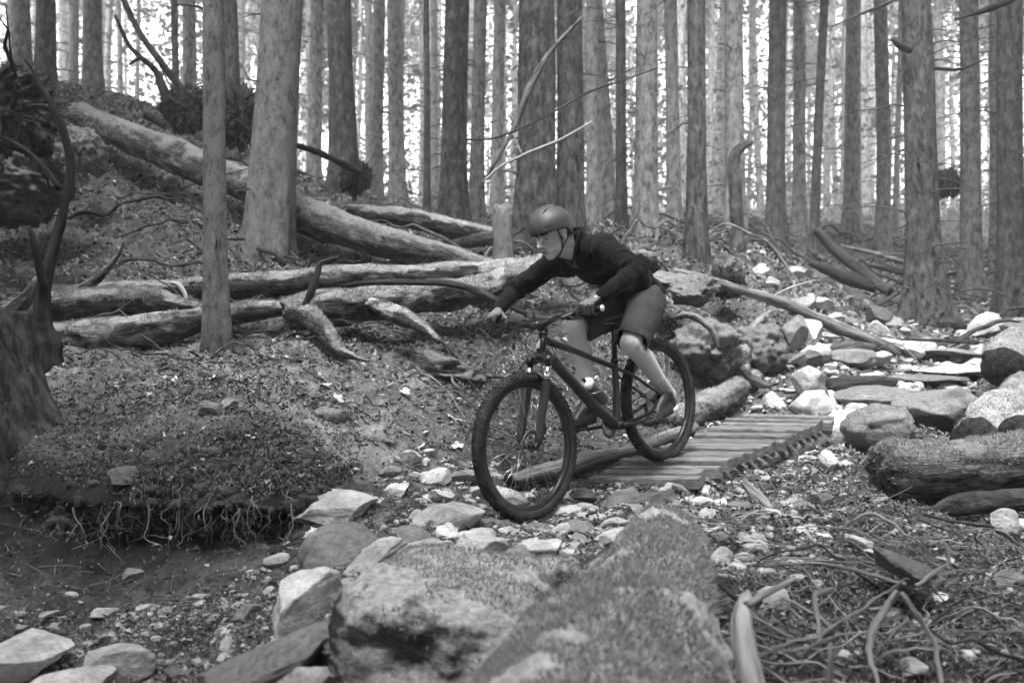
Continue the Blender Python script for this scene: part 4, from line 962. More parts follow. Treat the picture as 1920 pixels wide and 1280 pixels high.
# ------------------------------------------------------------------ ground litter
plain('litter_mid', .10, .9, spec=.1); plain('litter_pale', .34, .8, spec=.2); plain('litter_dark', .04, .9, spec=.1)
plain('gravel_stone', .33, .85, spec=.2, noise=.5, nscale=20)
def sample_ground(n, r, d0, d1, p0, p1, pw=1.0):
    d = d0 * (d1 / d0) ** (r.uniform(size=n) ** pw); px = r.uniform(p0, p1, n)
    x = (px - 960) / FPX * d
    return x, d
def inner_bank(x, d):   # points on the lip and face of the bank are skipped
    px = 960 + FPX * x / d; return (px > 120) & (px < 610) & (d > 3.9) & (d < 4.25)
def gravel():
    r = np.random.default_rng(61); V0, F0 = ICO[1]; Gs = []
    x1, y1 = sample_ground(9000, r, 2.2, 5.0, -60, 1990); x2, y2 = sample_ground(3500, r, 5, 12, 1250, 1950)
    x = np.r_[x1, x2]; y = np.r_[y1, y2]
    nn = fbm(np.stack([x * 1.5, y * 1.5, x * 0], -1), 3, 8)
    dt = dist_poly(x, y, TRAIL); px = 960 + FPX * x / y
    ok = ((dt + nn * .5 < .75) | ((px < 600) & (y < 3.4 + .2 * nn)) | ((px > 1150) & (px < 1560) & (y < 4.7) & (y > 3.1))) & ~inner_bank(x, y)
    x, y = x[ok], y[ok]; n = len(x); z = height(x, y)
    s = (.004 + .018 * r.uniform(size=n) ** 3.5) * np.clip(y / 3.5, .7, 2.4)
    sc = s[:, None] * r.uniform(.5, 1.4, (n, 3)) * np.array([1.2, 1, .65])
    a = r.uniform(0, 6.28, n); Vv = V0[None] * (1 + .25 * r.normal(size=(n, len(V0), 1))) * sc[:, None, :]
    X = Vv[..., 0] * np.cos(a)[:, None] - Vv[..., 1] * np.sin(a)[:, None]; Y = Vv[..., 0] * np.sin(a)[:, None] + Vv[..., 1] * np.cos(a)[:, None]
    V = np.stack([X + x[:, None], Y + y[:, None], Vv[..., 2] + z[:, None] + s[:, None] * .2], -1).reshape(-1, 3)
    F = (F0[None] + (np.arange(n) * len(V0))[:, None, None]).reshape(-1, 3)
    stuffed(mesh_obj('gravel', V, F, 'gravel_stone', smooth=False), 'loose pale gravel strewn over trail and gully floor', 'gravel')
gravel()
def blades(name, n, seed, L, w, mat, label, cat, region=(2.1, 26, -80, 2000), upb=.25, keep=None, pw=1.0, curl=.2):
    r = np.random.default_rng(seed); x, y = sample_ground(n, r, region[0], region[1], region[2], region[3], pw)
    k = ~inner_bank(x, y) & ~((960 + FPX * x / y < 600) & (y > 3.35) & (y < 4.3) & (r.uniform(size=len(x)) < .85))
    if keep is not None: k &= keep(x, y, r)
    x, y = x[k], y[k]; n = len(x); z = height(x, y); g_ = np.clip(y / 4, .75, 3.2)[:, None]
    a = r.uniform(0, 6.28, n); d = np.stack([np.cos(a), np.sin(a), r.normal(size=n) * .3 + upb], -1); d /= np.linalg.norm(d, axis=1)[:, None]
    s = np.cross(d, np.array([0, 0, 1.]) + r.normal(size=(n, 3)) * .5); s /= np.linalg.norm(s, axis=1)[:, None]
    u = np.cross(s, d)
    LL = L * r.uniform(.4, 1.5, n)[:, None] * g_; ww = w * r.uniform(.5, 1.4, n)[:, None] * g_
    p = np.stack([x, y, z + .006 + .01 * r.uniform(size=n)], -1)
    V = np.stack([p, p + d * LL * .45 + s * ww + u * LL * curl, p + d * LL, p + d * LL * .45 - s * ww + u * LL * curl * .4], 1).reshape(-1, 3)
    o = mesh_obj(name, V, np.arange(len(V)).reshape(-1, 4), mat, smooth=False); return stuffed(o, label, cat)
offtrail = lambda x, y, r: (dist_poly(x, y, TRAIL) > .35 + .5 * r.uniform(size=len(x))) 
blades('moss', 150000, 71, .018, .0026, 'moss_blades', 'short moss and needles covering the forest floor', 'moss', keep=offtrail, upb=1.0)
blades('leaf_litter', 36000, 72, .030, .007, 'litter_mid', 'fallen leaves and needles over the forest floor', 'litter', keep=None)
blades('leaf_litter', 24000, 73, .028, .006, 'litter_dark', 'dark rotting leaf scraps over the forest floor', 'litter')
blades('leaf_litter', 5200, 74, .030, .010, 'litter_pale', 'pale dry leaves scattered over the forest floor', 'litter')
def twig_litter():
    r = np.random.default_rng(75); n = 5200; x, y = sample_ground(n, r, 2.1, 22, -60, 1990)
    k = ~inner_bank(x, y); x, y = x[k], y[k]; n = len(x)
    a = r.normal(size=n) * .7 + np.where(r.uniform(size=n) < .5, 0, np.pi); L = r.uniform(.03, .2, n) * np.clip(y / 4, .7, 4)
    x2, y2 = x + np.cos(a) * L, y + np.sin(a) * L * .7; z1 = height(x, y) + .008; z2 = height(x2, y2) + .01 + r.uniform(0, .25, n) * L
    w = r.uniform(.0012, .0035, n) * np.clip(y / 4, .7, 4)
    A = np.stack([x, y, z1], -1); B = np.stack([x2, y2, z2], -1); d = B - A; d /= np.linalg.norm(d, axis=1)[:, None]
    s = np.cross(d, [0, 0, 1.]); s /= np.linalg.norm(s, axis=1)[:, None]; u = np.cross(s, d)
    M = (A + B) / 2 + r.normal(size=(n, 3)) * (L * .06)[:, None]
    ring = []
    for Pt, f in ((A, 1), (M, .8), (B, .3)):
        for t in (0, 2.09, 4.19): ring.append(Pt + (s * math.cos(t) + u * math.sin(t)) * (w * f)[:, None])
    V = np.stack(ring, 1).reshape(-1, 3); F0 = []
    for q in (0, 3):
        for t in range(3): F0.append([q + t, q + (t + 1) % 3, q + 3 + (t + 1) % 3, q + 3 + t])
    F = (np.array(F0)[None] + (np.arange(n) * 9)[:, None, None]).reshape(-1, 4)
    stuffed(mesh_obj('twig_litter', V, F, 'root_wood'), 'fine dead twigs littering the forest floor', 'twigs')
twig_litter()
def bank_clutter():
    """clods, rootlets and torn moss over the broken face of the bank"""
    r = np.random.default_rng(79); px = 960 + FPX * GV[:, 0] / np.maximum(GV[:, 1], .1)
    m = (px > -40) & (px < 640) & (GV[:, 1] > 3.4) & (GV[:, 1] < 4.35) & (GV[:, 2] > .12) & (GV[:, 2] < .56); B = GV[m]
    G = Geo()
    for i in range(520):
        b = B[r.integers(0, len(B))]; V, F = rockshape(900 + i % 7, 2, 3, .3); s = .008 + .035 * r.uniform() ** 3
        G.add(V * s * r.uniform(.7, 1.3, 3) + b, F)
    stuffed(G.obj('clods', 'forest_floor'), 'clods of soil stuck to the face of the undercut bank', 'soil')
    G = Geo()
    for i in range(240):
        b = B[r.integers(0, len(B))] + np.array([0, -.012, 0]); L = r.uniform(.04, .22); s = np.linspace(0, 1, 7)
        q = b + np.stack([np.cumsum(r.normal(size=7)) * L * .09, -.02 * np.sin(s * 3.1) - .01, -L * s + .02 * np.sin(s * 5 + i)], 1)
        G.add(*tube(catmull(np.column_stack([q, r.uniform(.0012, .0042) * (1 - .7 * s)]), 14), 5, .2, 40, i, cap=False))
    stuffed(G.obj('rootlets', 'root_wood'), 'fine rootlets trailing down the face of the undercut bank', 'roots')
    N = np.tile([0, -.8, .3], (len(B), 1)).astype(float); k = (fbm(B * 6, 3, 4) > .05) & (B[:, 2] < .42)
    A, F = tufts(B[k], N[k], 9000, .022, .0022, 6, -.3, .6)
    stuffed(mesh_obj('moss', A, F, 'litter_mid', smooth=False), 'ragged moss patches on the face of the undercut bank', 'moss')
bank_clutter()
# turf on the lip and face of the bank
def bank_fringe():
    r = np.random.default_rng(77)
    px = 960 + FPX * GV[:, 0] / np.maximum(GV[:, 1], .1)
    m = (px > -60) & (px < 680) & (GV[:, 1] > 3.6) & (GV[:, 1] < 4.8) & (GV[:, 2] > .34); B = GV[m]
    N = np.tile([0, -.4, .8], (len(B), 1)).astype(float)
    B = B + r.normal(size=B.shape) * 0; A, F = tufts(B, N, 16000, .012, .0024, 5, .2, .9)
    stuffed(mesh_obj('moss', A, F, 'moss_blades', smooth=False), 'moss fringe on the lip and face of the undercut bank', 'moss')
    for nm, n, L, w, mt, lab, sd in (('leaf_litter', 9000, .026, .006, 'litter_dark', 'dark leaf scraps matted on the top of the undercut bank', 8), ('leaf_litter', 7000, .024, .0055, 'litter_mid', 'dull leaf scraps matted on the top of the undercut bank', 9), ('leaf_litter', 900, .026, .008, 'litter_pale', 'pale dry leaf bits on the top of the undercut bank', 10)):
        q = r.normal(size=B.shape) * np.array([1, .6, .25]); A, F = tufts(B, q / np.linalg.norm(q, axis=1)[:, None], n, L, w, sd, .1, .4)
        stuffed(mesh_obj(nm, A, F, mt, smooth=False), lab, 'litter')
bank_fringe()

def broad_leaves():
    """big pale maple leaves lying on the slope, each its own"""
    r = np.random.default_rng(91); outline = []
    for k in range(40):
        a = k / 40 * 2 * np.pi; lobe = .62 + .38 * abs(math.cos(2.5 * a)) ** 1.5; outline.append((lobe * math.cos(a), lobe * math.sin(a)))
    O_ = np.array(outline); V = np.vstack([[0, 0, 0], np.column_stack([O_ * .5, np.zeros(40)]), np.column_stack([O_, np.zeros(40)])])
    F = [[0, 1 + i, 1 + (i + 1) % 40] for i in range(40)] + [[1 + i, 41 + i, 41 + (i + 1) % 40, 1 + (i + 1) % 40] for i in range(40)]
    datas = []
    for k in range(4):
        W = V.copy(); W[:, 2] = .28 * (W[:, 0] ** 2) * (1 if k % 2 else -.5) + .22 * fbm(W * 1.6 + k * 9, 3, k)
        datas.append(mesh_data('leaf', W, F, 'leaf_pale', smooth=True))
    spots = [(433,758,4.5),(402,742,4.7),(612,742,5.0),(634,775,4.8),(668,805,4.65),(694,818,4.6),(798,802,4.95),(788,836,4.75),(796,886,4.55),(824,892,4.5),(682,921,4.05),(760,762,5.2),(846,772,5.2),(740,722,5.5),(700,742,5.3),(858,838,4.9),(540,700,5.3),(330,735,4.75),(120,715,4.9),(212,722,4.8),(900,720,5.6),(870,885,4.6),(590,1010,3.6),(646,860,4.45)]
    for i, (px, py, d) in enumerate(spots):
        x = (px - 960) / FPX * d; s = r.uniform(.022, .042); o = link('maple_leaf', datas[i % 4]); o.location = (x, d, H(x, d) + .018); o.scale = (s, s, s)
        o.rotation_euler = (r.normal() * .35 + .3, r.normal() * .35, r.uniform(0, 6.28)); set_props(o, 'broad pale fallen leaf lying on the mossy slope or bank top', 'leaf', 'broad pale fallen leaves')
plain('leaf_pale', .5, .7, spec=.2, noise=.25, nscale=3)
broad_leaves()
# ------------------------------------------------------------------ plank bridge
bark_mat('plank_wood', .09, .22, sc=(40, 40, 6), coords='tc', bstr=.4)
def bridge():
    NL, NR, FL, FR = P(1100, 893, 4.95), P(1296, 893, 4.6), P(1400, 776, 6.5), P(1572, 780, 6.1)
    root = empty('plank_bridge', (NL + NR) / 2); set_props(root, 'low plank bridge of worn grey slats under the rear wheel', 'bridge')
    r = np.random.default_rng(9); n = 19; base = np.array(root.location)
    vs = np.linspace(0, 1, n + 1) ** .97
    for i in range(n):
        a, b = vs[i], vs[i + 1]; gap = .014 + r.uniform(0, .006)
        c0 = NL + (FL - NL) * (a + b) / 2; c1 = NR + (FR - NR) * (a + b) / 2
        along = (FL - NL + FR - NR) / 2; Ld = np.linalg.norm(along); along /= Ld
        wdir = c1 - c0; wl = np.linalg.norm(wdir); wdir /= wl
        al = along - wdir * np.dot(along, wdir); al /= np.linalg.norm(al); up = np.cross(wdir, al)
        W = Ld * (b - a) / 2 - gap; H_ = .026 + r.uniform(0, .008)
        c = (c0 + c1) / 2 + up * (-H_ + r.normal() * .008) + wdir * r.normal() * .009
        L = wl / 2 * r.uniform(.97, 1.07); yaw = r.normal() * .012; roll = r.normal() * .02
        m = 9; V = []; F = []; TC = []
        prof = [(-1, -1), (1, -1), (1, .75), (.86, 1), (-.86, 1), (-1, .75)]
        for j in range(m):
            s = -1 + 2 * j / (m - 1)
            for (p, q) in prof:
                w = W * (1 + .05 * fbm(np.array([[s * 4, i * 3., p]]), 2, 5)[0]) * p
                hh = H_ * q + .003 * fbm(np.array([[s * 6, i * 3., q]]), 2, 6)[0]
                TC.append((w + i * 3.1, hh + i, s * L + i * 7.7)) if False else None
                V.append(c - base + wdir * (s * L - w * yaw * 2) + al * (w + s * L * yaw) + up * (hh + w * roll))
        k = len(prof)
        for j in range(m - 1):
            for t in range(k): F.append([j*k+t, j*k+(t+1) % k, (j+1)*k+(t+1) % k, (j+1)*k+t])
        F.append(list(range(k))[::-1]); F.append([(m-1)*k + t for t in range(k)])
        V = np.array(V)
        Q = V - V.mean(0); TC = np.stack([Q @ al + i * 3.1, Q @ up + i, Q @ wdir + i * 7.7], 1)
        me = mesh_data('plank', Q, F, 'plank_wood', smooth=False, tc=TC)
        o = link('plank', me, root); o.location = V.mean(0)
    for lab, A, B, rad, sd in (('mossy pole carrying the right ends of the planks', NR, FR, .095, 3), ('pole carrying the left ends of the planks', NL, FL, .07, 4)):
        ins = (NL - NR) if 'right' in lab else (NR - NL); ins = ins / np.linalg.norm(ins)
        p0 = A + ins * .10 + np.array([0, 0, -.05 - rad]); p1 = B + ins * .10 + np.array([0, 0, -.05 - rad])
        pth = catmull([list(p0) + [rad], list((p0 + p1) / 2 + np.array([0, 0, -.01])) + [rad * 1.08], list(p1) + [rad * .9]], 60)
        pth[:, :3] -= base; V, F, T = tube(pth, 28, .08, 9, sd, ragged=.2)
        o = mesh_obj('stringer_log', V, F, 'log_half_moss' if sd == 3 else 'bark_dark', root, tc=T); o['label'] = lab
bridge()
# ------------------------------------------------------------------ mountain bike
BO = np.array([.942, 5.15, .283]); BF = np.array([.120, 4.27, .108])
_x = BF - BO; _x /= np.linalg.norm(_x); _y = np.cross([0, 0, 1.], _x); _y /= np.linalg.norm(_y); _z = np.cross(_x, _y)
_c, _s = math.cos(math.radians(4)), math.sin(math.radians(4)); _y, _z = _y * _c + _z * _s, -_y * _s + _z * _c
BM = Matrix(((_x[0], _y[0], _z[0], BO[0]), (_x[1], _y[1], _z[1], BO[1]), (_x[2], _y[2], _z[2], BO[2]), (0, 0, 0, 1)))
plain('frame_paint', .008, .38, spec=.5, coat=.15); plain('black_rubber', .012, .75, spec=.3, noise=.3, nscale=60)
plain('black_metal', .018, .35, spec=.5, metal=.3); plain('steel', .55, .28, metal=1); plain('dark_steel', .16, .35, metal=1)
plain('chrome', .75, .12, metal=1); plain('bottle_body', .08, .4, spec=.5); plain('white_plastic', .75, .4); plain('saddle_vinyl', .02, .5)
plain('tyre_dust', .028, .85, spec=.2, noise=.7, nscale=24, bumps=.3)
plain('alloy', .45, .35, metal=1)
def xf(pts): return np.asarray(pts, float)
def bar(G, pts, rad, segs=12, n=None, squash=1.0):
    pts = [list(p) for p in pts]
    if isinstance(rad, (int, float)): rad = [rad] * len(pts)
    q = [p + [r] for p, r in zip(pts, rad)]
    n = n or (2 if len(q) == 2 else 8 * len(q))
    G.add(*tube(catmull(q, n), segs, squash=squash)); return G
def box(G, c, size, M=None, bev=.12):
    V, F = [], []
    b = bev
    for sx in (-1, 1):
        for sy in (-1, 1):
            for sz in (-1, 1):
                V += [(sx, sy * (1 - b), sz * (1 - b)), (sx * (1 - b), sy, sz * (1 - b)), (sx * (1 - b), sy * (1 - b), sz)]
    V = np.array(V) * np.array(size) / 2
    idx = lambda sx, sy, sz, k: ((sx > 0) * 4 + (sy > 0) * 2 + (sz > 0)) * 3 + k
    for ax in range(3):
        for s in (-1, 1):
            o = [a for a in range(3) if a != ax]; q = []
            for u, v in ((-1, -1), (1, -1), (1, 1), (-1, 1)):
                t = [0, 0, 0]; t[ax] = s; t[o[0]] = u; t[o[1]] = v; q.append(idx(*t, ax))
            F.append(q)
    for ax in range(3):
        o = [a for a in range(3) if a != ax]
        for u in (-1, 1):
            for v in (-1, 1):
                t1 = [0, 0, 0]; t1[o[0]] = u; t1[o[1]] = v; t1[ax] = -1; t2 = list(t1); t2[ax] = 1
                F.append([idx(*t1, o[0]), idx(*t1, o[1]), idx(*t2, o[1]), idx(*t2, o[0])])
    for sx in (-1, 1):
        for sy in (-1, 1):
            for sz in (-1, 1): F.append([idx(sx, sy, sz, 0), idx(sx, sy, sz, 1), idx(sx, sy, sz, 2)])
    if M is not None: V = V @ np.array(M).T
    G.add(V + np.array(c), F); return G
def lathe(G, prof, c=(0, 0, 0), segs=64, axis='y'):
    """prof rows (radius, offset along axis)"""
    th = np.linspace(0, 2 * np.pi, segs, endpoint=False); V = []
    for r, o in prof: V.append(np.stack([r * np.cos(th), np.full(segs, o), r * np.sin(th)], 1))
    V = np.vstack(V) + np.array(c); n = len(prof); F = []
    for i in range(n - 1):
        for j in range(segs): F.append([i*segs+j, i*segs+(j+1) % segs, (i+1)*segs+(j+1) % segs, (i+1)*segs+j])
    G.add(V, F); return G
bike = empty('mountain_bike'); bike.matrix_world = BM
set_props(bike, 'black hardtail mountain bike rolling off the end of the plank bridge', 'bicycle')
def tyre_geo():
    G = Geo(); R, r = .340, .0295; prof = []
    for a in np.linspace(-2.5, 2.5, 22): prof.append((R + r * math.cos(a), r * math.sin(a)))
    lathe(G, prof, segs=120)
    rr = np.random.default_rng(1); n = 74
    for i in range(n):                                    # tread blocks
        a0 = i / n * 2 * np.pi
        for off, da in ((-.0085, 0), (.0085, 0), (-.021, .5), (.021, .5), (-.0275, 0), (.0275, 0)):
            a = a0 + da * 2 * np.pi / n; phi = math.asin(max(-.98, min(.98, off / r)))
            rad = R + (r + .0015) * math.cos(phi); c = np.array([rad * math.cos(a), (r + .0015) * math.sin(phi), rad * math.sin(a)])
            er = np.array([math.cos(a), 0, math.sin(a)]); et = np.array([-math.sin(a), 0, math.cos(a)]); ey = np.array([0, 1., 0])
            nn = er * math.cos(phi) + ey * math.sin(phi); ss = np.cross(nn, et)
            box(G, c, (.013, .009, .006), np.stack([et, ss, nn], 1), .25)
    return G
def spoke_geo():
    G = Geo(); bar(G, [(.026, .0, 0), (.305, .0, 0)], .001, 5); return G
TYRE = tyre_geo().data('tyre', 'tyre_dust')
G = Geo(); lathe(G, [(.316, -.014), (.321, -.017), (.311, -.0165), (.297, -.011), (.293, 0), (.297, .011), (.311, .0165), (.321, .017), (.316, .014)], segs=96); RIM = G.data('rim', 'black_metal')
SPOKE = spoke_geo().data('spoke', 'steel')
def wheel(cx, rear, spin):
    w = link('wheel', TYRE, bike); w.location = (cx, 0, .37); w.rotation_euler[1] = spin; w.name = 'tyre' if False else 'wheel'
    link('rim', RIM, w)
    G = Geo(); hw = .068 if rear else .048
    lathe(G, [(0, -hw), (.008, -hw), (.010, -hw * .6), (.026, -hw * .55), (.026, -hw * .5), (.014, -hw * .4), (.013, hw * .4), (.026, hw * .5), (.026, hw * .55), (.01, hw * .6), (.008, hw), (0, hw)], segs=28)
    G.obj('hub', 'black_metal', w)
    for i in range(32):
        s = link('spoke', SPOKE, w); side = 1 if i % 2 else -1; a = i / 32 * 2 * np.pi
        ax = Vector((math.cos(a + .5 * (1 if (i // 2) % 2 else -1)) * 1.0, 0, math.sin(a + .5 * (1 if (i // 2) % 2 else -1))))
        p0 = Vector((.025 * math.cos(a + (1.3 if (i // 2) % 2 else -1.3)), side * hw * .5, .025 * math.sin(a + (1.3 if (i // 2) % 2 else -1.3)))); p1 = Vector((.300 * math.cos(a), 0, .300 * math.sin(a)))
        d = (p1 - p0); q = Vector((1, 0, 0)).rotation_difference(d.normalized()); s.rotation_mode = 'QUATERNION'; s.rotation_quaternion = q
        k = d.length / .279; s.location = p0 - d.normalized() * .026 * k; s.scale = (k, 1, 1)
    # brake disc
    G = Geo(); rd = .082 if not rear else .08; off = (.038 if not rear else .052)
    lathe(G, [(rd - .016, off - .001), (rd, off - .001), (rd, off + .001), (rd - .016, off + .001), (rd - .016, off - .001)], segs=60)
    for i in range(6):
        a = i * math.pi / 3; bar(G, [(.02 * math.cos(a), off, .02 * math.sin(a)), ((rd - .014) * math.cos(a + .5), off, (rd - .014) * math.sin(a + .5))], .0035, 6)
    for i in range(20):
        a = i * math.pi / 10; box(G, ((rd - .008) * math.cos(a), off, (rd - .008) * math.sin(a)), (.006, .0026, .004), None)
    G.obj('brake_disc', 'dark_steel', w)
    if rear:
        G = Geo()
        for k in range(11):
            rr = .019 + .0075 * k; o = -.030 - (10 - k) * .0032
            prof = [(rr * .62, o - .0008), (rr, o - .0008), (rr, o + .0008), (rr * .62, o + .0008)]
            lathe(G, prof, segs=40)
            for t in range(16 + 2 * k):
                a = t * 2 * np.pi / (16 + 2 * k); box(G, ((rr + .002) * math.cos(a), o, (rr + .002) * math.sin(a)), (.004, .0016, .004), None, .2)
        G.obj('cassette', 'steel', w)
    return w
wheel(0, True, .2); wheel(1.2, False, .6)
# frame
BBp = (.455, 0, .315)
G = Geo()
HTL, HTU = (1.0, 0, .80), (.96, 0, .895); ST = (.385, 0, .675)
bar(G, [HTL, HTU], .024, 20)
bar(G, [(.985, 0, .825), (.80, 0, .64), (.62, 0, .455), (.465, 0, .325)], [.026, .029, .030, .027], 20, squash=1.05)
bar(G, [(.958, 0, .872), (.75, 0, .79), (.56, 0, .708), (.388, 0, .635)], [.021, .017, .015, .015], 16)
bar(G, [BBp, (.41, 0, .52), ST], [.021, .0185, .0185], 18)
G.obj('frame', 'frame_paint', bike)
G = Geo(); bar(G, [(.455, -.045, .315), (.455, .045, .315)], .024, 20); G.obj('bottom_bracket', 'black_metal', bike)
for s in (-1, 1):
    G = Geo(); bar(G, [(.44, s * .03, .315), (.33, s * .058, .325), (.12, s * .066, .345), (0, s * .068, .37)], [.013, .012, .010, .009], 12); G.obj('chainstay', 'frame_paint', bike)
    G = Geo(); bar(G, [(.39, s * .014, .625), (.31, s * .05, .575), (.12, s * .062, .45), (0, s * .068, .37)], [.009, .009, .009, .009], 12); G.obj('seatstay', 'frame_paint', bike)
    G = Geo(); box(G, (0, s * .069, .368), (.035, .008, .045)); G.obj('dropout', 'black_metal', bike)
# seat post, collar, saddle
G = Geo(); bar(G, [ST, (.345, 0, .875)], .0155, 16); bar(G, [(.362, 0, .765), (.359, 0, .79)], .0185, 16); G.obj('seatpost', 'black_metal', bike)
G = Geo(); bar(G, [(.386, 0, .660), (.383, 0, .685)], .0225, 18); box(G, (.36, .0, .675), (.02, .03, .012)); G.obj('seat_clamp', 'black_metal', bike)
def saddle():
    G = Geo(); n = 16; rows = []
    for i in range(n):
        s = i / (n - 1); x = .185 + .285 * s
        w = np.interp(s, [0, .12, .35, .6, .85, 1], [.045, .070, .058, .030, .021, .012]); h = np.interp(s, [0, .15, .6, 1], [.018, .028, .022, .012])
        z = .915 + np.interp(s, [0, .2, .5, 1], [.012, .004, -.004, -.012])
        ring = [(x, w * math.cos(a), z + (h * math.sin(a) if math.sin(a) < 0 else h * .45 * math.sin(a))) for a in np.linspace(0, 2 * np.pi, 16, endpoint=False)]
        rows.append(ring)
    V = np.array(rows).reshape(-1, 3); F = [[i*16+j, i*16+(j+1) % 16, (i+1)*16+(j+1) % 16, (i+1)*16+j] for i in range(n-1) for j in range(16)]
    F += [list(range(16))[::-1], [(n-1)*16+j for j in range(16)]]
    G.add(V, F); o = G.obj('saddle', 'saddle_vinyl', bike)
    G = Geo()
    for s in (-1, 1): bar(G, [(.22, s * .03, .905), (.30, s * .022, .885), (.38, s * .022, .884), (.45, s * .008, .898)], .0035, 8)
    G.obj('rail', 'steel', o)
    G = Geo(); box(G, (.343, 0, .884), (.05, .055, .022)); G.obj('clamp', 'black_metal', o)
saddle()
# fork
U = np.array([-.407, 0, .914]); FW = np.array([.914, 0, .407])
fork = Geo(); crown = np.array([1.012, 0, .775])
for s in (-1, 1):
    top = crown + np.array([0, s * .062, 0])
    bar(fork, [top - U * .02 + FW * .004, top + U * .02 + FW * .004], .024, 18)
bar(fork, [crown + np.array([0, -.066, 0.0]), crown + U * .018, crown + np.array([0, .066, 0.0])], [.021, .024, .021], 16, n=12, squash=1.2)
fo = fork.obj('fork_crown', 'frame_paint', bike)
for s in (-1, 1):
    top = crown + np.array([0, s * .062, 0]); ax = np.array([1.2, s * .06, .37]); dirn = -(U); L1 = .11
    G = Geo(); bar(G, [top - U * .015, top - U * .14], .0175, 20); G.obj('stanchion', 'chrome', bike)
    a = top - U * .105; e = a - U * (.30) ; e[0] = a[0] + .407 * .30
    G = Geo(); bar(G, [a, a - U * .02, (a + e) / 2, e, ax - FW * .018 + U * .02], [.0225, .0245, .0225, .020, .017], 20); bar(G, [ax - np.array([0, .012, 0]), ax + np.array([0, .012, 0])], .018, 16)
    bar(G, [ax + U * .05 - FW * .015, ax], .016, 12)
    bar(G, [a + U * .004, a - U * .006], .0262, 20)
    G.obj('fork_leg', 'frame_paint', bike)
G = Geo(); a0 = crown - U * .125; bar(G, [a0 + np.array([0, -.062, 0]), a0 + np.array([0, -.045, 0]) + FW * .02 + U * .035, a0 + U * .055 + FW * .028, a0 + np.array([0, .045, 0]) + FW * .02 + U * .035, a0 + np.array([0, .062, 0])], .011, 12); G.obj('fork_brace', 'frame_paint', bike)
G = Geo(); ax = np.array([1.2, .0, .37]); box(G, ax + U * .085 + np.array([-.035, .052, 0]), (.035, .03, .06)); box(G, ax + U * .05 + np.array([-.03, .06, 0]), (.02, .02, .05)); G.obj('brake_caliper', 'black_metal', bike)
G = Geo(); box(G, (-.0 + .07, .058, .415), (.055, .026, .032)); G.obj('brake_caliper', 'black_metal', bike)
# headset badge, stem, handlebar
G = Geo(); bar(G, [HTU, (.952, 0, .915)], .0235, 20); bar(G, [HTL, (1.004, 0, .79)], .0255, 20); G.obj('headset', 'black_metal', bike)
G = Geo(); box(G, (1.004, 0, .862), (.004, .026, .05), Matrix.Rotation(math.radians(-24), 3, 'Y')); G.obj('head_badge', 'alloy', bike)
BC = np.array([1.0, 0, .955])
G = Geo(); bar(G, [(.95, 0, .915), (.943, 0, .945)], .022, 18); bar(G, [(.948, 0, .932), BC], .018, 14); bar(G, [BC - np.array([0, .026, 0]), BC + np.array([0, .026, 0])], .022, 18); G.obj('stem', 'black_metal', bike)
GL = {1: np.array([.955, .325, .998]), -1: np.array([.955, -.325, .998])}
G = Geo(); bar(G, [(.945, -.385, 1.0), (.96, -.29, .997), (.99, -.15, .985), (1.0, -.05, .957), (1.0, .05, .957), (.99, .15, .985), (.96, .29, .997), (.945, .385, 1.0)], [.011, .011, .012, .0158, .0158, .012, .011, .011], 14, n=60); G.obj('handlebar', 'black_metal', bike)
for s in (1, -1):
    G = Geo(); bar(G, [(.945, s * .388, 1.0), (.957, s * .265, .997)], .0165, 16, n=14); gr = G.obj('grip', 'black_rubber', bike)
    G = Geo(); bar(G, [(.9445, s * .389, 1.0), (.944, s * .395, 1.0)], .0155, 20); G.obj('end_plug', 'white_plastic' if s == 1 else 'black_rubber', gr)
    G = Geo(); bar(G, [(.965, s * .235, .995), (.99, s * .215, .985), (1.02, s * .19, .978)], [.013, .012, .010], 12); bar(G, [(.985, s * .215, .985), (1.01, s * .245, .975), (1.022, s * .28, .972), (1.02, s * .325, .968)], [.007, .006, .0055, .005], 10, squash=.6)
    bar(G, [(.963, s * .225, .998), (.963, s * .245, .998)], .0165, 14)
    G.obj('brake_lever', 'black_metal', bike)
    G = Geo(); box(G, (.962, s * .205, .975), (.04, .03, .028)); bar(G, [(.955, s * .215, .97), (.925, s * .235, .962)], .005, 8); G.obj('shifter', 'black_metal', bike)
def cable(name, pts): G = Geo(); bar(G, pts, .0024, 7, n=40); G.obj(name, 'black_rubber', bike)
cable('brake_hose', [(1.02, .19, .978), (1.08, .10, .96), (1.085, .0, .90), (1.06, -.03, .82), (1.03, .03, .76), (1.04, .075, .70), (1.17, .072, .47)])
cable('brake_hose', [(1.02, -.19, .978), (1.10, -.11, .97), (1.10, .02, .94), (1.02, .075, .88), (.95, .05, .80), (.9, .03, .75)])
cable('shift_cable', [(.98, -.19, .97), (1.06, -.06, .985), (1.07, .05, .95), (1.0, .09, .86), (.93, .05, .79)])
cable('dropper_cable', [(.98, .19, .97), (1.07, .06, .985), (1.07, -.06, .94), (1.0, -.09, .85), (.93, -.05, .79)])
